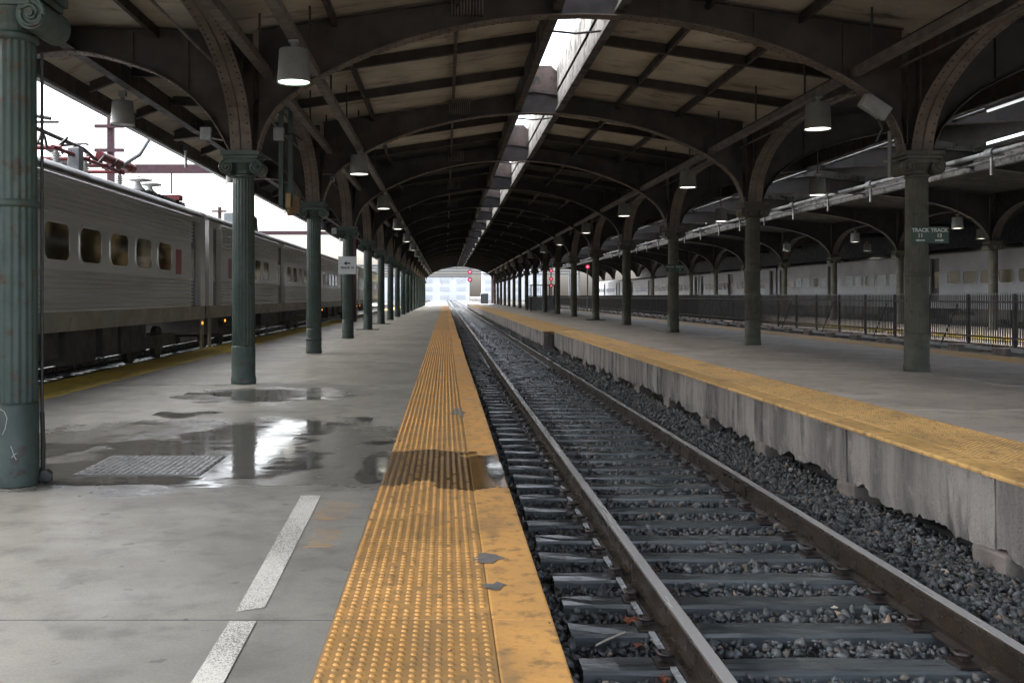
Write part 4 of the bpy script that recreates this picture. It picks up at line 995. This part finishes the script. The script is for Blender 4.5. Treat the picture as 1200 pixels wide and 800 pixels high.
# ------------------------------------------------------------------ small fittings
def fitting(label, loc, name='junction_box'):
    t = thing(name, loc, label, 'fitting'); MB().box(-.09, .09, -.06, .06, -.12, .10).build('box', 'grey_metal', t, bevel=.012)
    MB().tube([(.09, 0, -.02), (.25, 0, 0), (.4, .02, -.12)], .014, 6).build('cable', 'cable_black', t); return t
fitting('grey junction box left of the second green column capital', (XL - .62, YS[2] - .1, H(2.78))); fitting('grey junction box right of the second green column capital', (XL + .60, YS[2] + .05, H(2.80)))
fitting('grey junction box beside the capital of the fourth green column', (XL - .45, YS[4] - .3, H(2.3)))
cmr = thing('security_camera', (XL + .52, YS[3] - .2, H(3.05)), 'small white security camera above the third green column', 'camera')
MB().box(-.05, .05, -.16, .12, -.05, .05).build('housing', 'lamp_metal', cmr, bevel=.012); MB().tube([(0, -.17, 0), (0, -.155, 0)], .035, 10).build('lens', 'sign_black', cmr); MB().tube([(0, .08, .05), (0, .1, .14), (-.3, .1, .16)], .014, 6).build('bracket', 'lamp_metal', cmr)
fl = thing('floodlight', (7.35, 17.5, H(3.22)), 'grey box floodlight tilted beside the nearest right column top', 'floodlight'); fl.rotation_euler = (R(15), R(30), R(10))
MB().box(-.25, .22, -.12, .12, -.13, .13).build('housing', 'grey_metal', fl, bevel=.02); MB().box(-.26, -.251, -.10, .10, -.11, .11).build('glass', 'lamp_off', fl); MB().tube([(.15, 0, -.13), (.32, 0, -.22), (.36, 0, -.45)], .02, 6).build('arm', 'dark_metal', fl)
lv = MB().tube([(-.02, 0, 0), (-.02, 0, .45)], .035, 8); t = thing('droplight', (-6.95, 27.5, H(3.45)), 'small pendant fitting hanging from the left roof edge before the sky', 'fitting'); lv.build('tube', 'grey_metal', t); MB().box(-.09, .05, -.05, .05, .45, .62).build('bracket', 'dark_metal', t)
tb = thing('fluorescent_tube', (13.0, 22.2, H(4.43)), 'lit fluorescent tube in the dark bay at the upper right', 'lamp'); MB().box(-.05, .05, 0, 2.4, .03, .12).build('tray', 'lamp_metal', tb); MB().tube([(0, .05, 0), (0, 2.35, 0)], .03, 8).build('tube', 'tube_glow', tb)
vp = thing('vertical_pipe', (XR - .42, YS[2] + .1, H(2.05)), 'pale vertical pipe beside the nearest right capital', 'pipe'); MB().tube([(0, 0, 0), (0, 0, .8)], .035, 8).build('pipe', 'lamp_metal', vp); MB().box(-.12, .25, -.02, .02, .25, .29).build('clamp', 'lamp_metal', vp)

# enclosure round an opening on the right platform
en = thing('railing_enclosure', (8.35, 88, ZR), 'small dark railing cage with grey panels on the right platform', 'railing')
for x, y in ((-1.0, 0), (1.0, 0), (-1.0, 4), (1.0, 4)): MB().box(x - .05, x + .05, y - .05, y + .05, 0, 2.3).build('post', 'dark_metal', en)
for y in (0, 4):
    for z in (1.3, 2.25): MB().box(-.95, .95, y - .03, y + .03, z - .03, z + .03).build('rail', 'dark_metal', en)
    for k in range(9): MB().box(-.82 + k * .2, -.80 + k * .2, y - .01, y + .01, 1.33, 2.22).build('bar', 'dark_metal', en)
    MB().box(-.94, .94, y - .02, y + .02, .1, 1.25).build('panel', 'grey_metal', en)
def barrel(label, loc):
    t = thing('traffic_barrel', loc, label, 'barrel'); MB().lathe([(.36, 0), (.36, .08), (.28, .09), (.26, .5), (.24, .52), (.22, .98), (.12, 1.04), (.1, 1.1)], 16).build('body', 'orange_plastic', t)
    for z in (.28, .68): MB().lathe([(.278 - z * .05, z), (.272 - z * .05, z + .14)], 16).build('stripe', 'sign_white', t)
barrel('orange barrel at the far end of the left platform', (-4.4, 171, 0)); barrel('orange barrel at the far end of the right platform', (8.7, 168, ZR))
# loose footing plates round a few far columns
for k, (x, y) in enumerate(((XL, YS[5]), (XL, YS[6]), (XR, YS[6]))):
    tag(MB().box(-.5, .5, -.4, .4, .0, .03).build('base_plate', 'under_metal', None, (x, y, .003 if x < 0 else ZR + .003), bevel=.01), ['dark plate round the foot of the fifth left column', 'dark plate round the foot of the sixth left column', 'dark plate round the foot of the fifth right column'][k], 'plate')

# ------------------------------------------------------------------ signals
def signal(label, loc, zs, r=.32, mast=True, base=-.4):
    t = thing('railway_signal', loc, label, 'signal')
    MB().tube([(0, .12, base - loc[2]), (0, .12, max(zs) + .3)], .07, 8).build('mast', 'far_metal', t)
    for z in zs:
        b = MB().tube([(0, .02, z), (0, .06, z)], r, 20); h = b.build('disc', 'sign_black', t)
        MB().tube([(0, -.02, z), (0, .019, z)], r * .62, 16).build('lens', 'red_glow', h); MB().tube([(0, -.03, z), (0, -.021, z)], r * .26, 12).build('core', 'pink_core', h)
    return t
signal('tall mast signal with two round red lights at the open end of the shed', (4.9, 205, -.4), (5.35 + .4 + 1.0, 5.35 + .4 - .55), .47)
signal('red signal of three lights seen between the right columns', (12.9, 125, -.4), (5.0, 4.0, 3.2), .24)
signal('bright red signal right of the three light one, beyond the right columns', (15.0, 108, -.4), (5.0,), .30)

# ------------------------------------------------------------------ catenary gantries and the world outside
def gantry(label, y, x0, x1, zb, wd=.45, mat='gantry_paint', arms=True, th=.6):
    t = thing('catenary_gantry', ((x0 + x1) / 2, y, -.45), label, 'gantry'); hw = (x1 - x0) / 2
    for s in (-1, 1): MB().box(s * hw - wd / 2, s * hw + wd / 2, -wd / 2, wd / 2, 0, zb + (3.2 if arms else .6)).build('post', mat, t)
    MB().box(-hw + wd / 2 + .002, hw - wd / 2 - .002, -.2, .2, zb, zb + th).build('beam', mat, t)
    if arms:
        for s in (-1, 1):
            for z in (zb + 1.2, zb + 2.6): MB().box(s * hw - .85, s * hw + .85, -.26 - wd / 2 + .03, -wd / 2 - .002, z, z + .2).build('arm', mat, t)
    n = max(2, int(hw / 3))
    for k in range(n): x = -hw + (k + .5) * 2 * hw / n; MB().tube([(x, 0, zb - .01), (x, 0, zb - 1.2)], .05, 6).build('dropper', mat, t)
    return t
gantry('dull red gantry over the left tracks seen above the coaches', 60, -19.6, -5.4, 9.15, .36, th=.5)
gantry('second dull red gantry beyond, small above the left coaches', 118, -26, -5.6, 9.0, .36, th=.45)
gantry('gantry with dull red posts framing the open end of the shed', 192, -7.5, 8.9, 13., .62, arms=False)
for k, (y, x0, x1) in enumerate(((230, -34, 30), (275, -40, 34), (330, -46, 40), (400, -52, 52))):
    gantry(ORD[k] + ' pale gantry across the tracks beyond the open end of the shed', y, x0, x1, 8.5 + .6 * k, .5, 'far_metal', False, .5)
def wire(label, pts, r=.02): return tag(MB().tube(pts, r, 5).build('overhead_wire', 'cable_black'), label, 'wire')
for k, (x, z) in enumerate(((-9.2, 7.2), (-10.6, 8.3))):
    wire(('lower' if k == 0 else 'upper') + ' overhead wire sagging above the left coaches', [(x, y, z + 1.0 * ((y % 58 - 29) / 29) ** 2 * .5) for y in np.arange(2, 400, 7.25)], .014)
for k, x in enumerate((-1.4, 2.0, 5.2)): wire(['left', 'middle', 'right'][k] + ' overhead wire beyond the open end of the shed', [(x, y, 6.4) for y in np.arange(176, 600, 25)], .03)
def house(label, x, y, wd, dp, ht, mat='far_building', rows=3, cols=6):
    t = thing('far_building', (x, y, -.7), label, 'building'); MB().box(-wd / 2, wd / 2, 0, dp, 0, ht).build('wall', mat, t); MB().box(-wd / 2 - .3, wd / 2 + .3, -.3, dp + .3, ht + .002, ht + .5).build('roof', 'far_metal', t)
    wm_ = MB().box(-wd / cols * .28, wd / cols * .28, -.12, -.005, -ht / rows * .25, ht / rows * .25).mesh('window', 'far_pane')
    for i in range(cols):
        for j in range(rows): link('window', wm_, t, (-wd / 2 + (i + .5) * wd / cols, 0, (j + .5) * ht / rows))
house('long low pale building far beyond the open end, left of the signal', -12, 470, 46, 14, 11); house('taller pale building far beyond the open end behind the signal', 34, 520, 30, 20, 19, rows=5)
house('pale block far away above the left coaches', -150, 520, 60, 20, 24, rows=6, cols=9); house('pale block far away beyond the right hand fence', 160, 420, 110, 20, 20, rows=4, cols=14)
cabs = thing('relay_cabinet', (7.6, 200, -.45), 'dark relay cabinet beside the track beyond the right platform end', 'cabinet'); MB().box(-.75, .75, -.5, .5, .1, 2.5).build('case', 'far_metal', cabs, bevel=.03); MB().box(-.8, .8, -.55, .55, 0, .098).build('plinth', 'footing_concrete', cabs); MB().box(-.72, -.02, -.53, -.502, .2, 2.4).build('door', 'dark_metal', cabs); MB().box(.02, .72, -.53, -.502, .2, 2.4).build('door', 'dark_metal', cabs)

# low wall added behind the far train to hide bright ground under it
structure(MB().box(33.0, 33.4, YBACK, 200, -.74, 1.9).build('added_backing_wall', 'platform_side_far'))
structure(MB().box(-18, -10.4, -20, 200, -.74, .02).build('platform', 'platform_side_far'))  # added block, hides bright ground under the left coaches
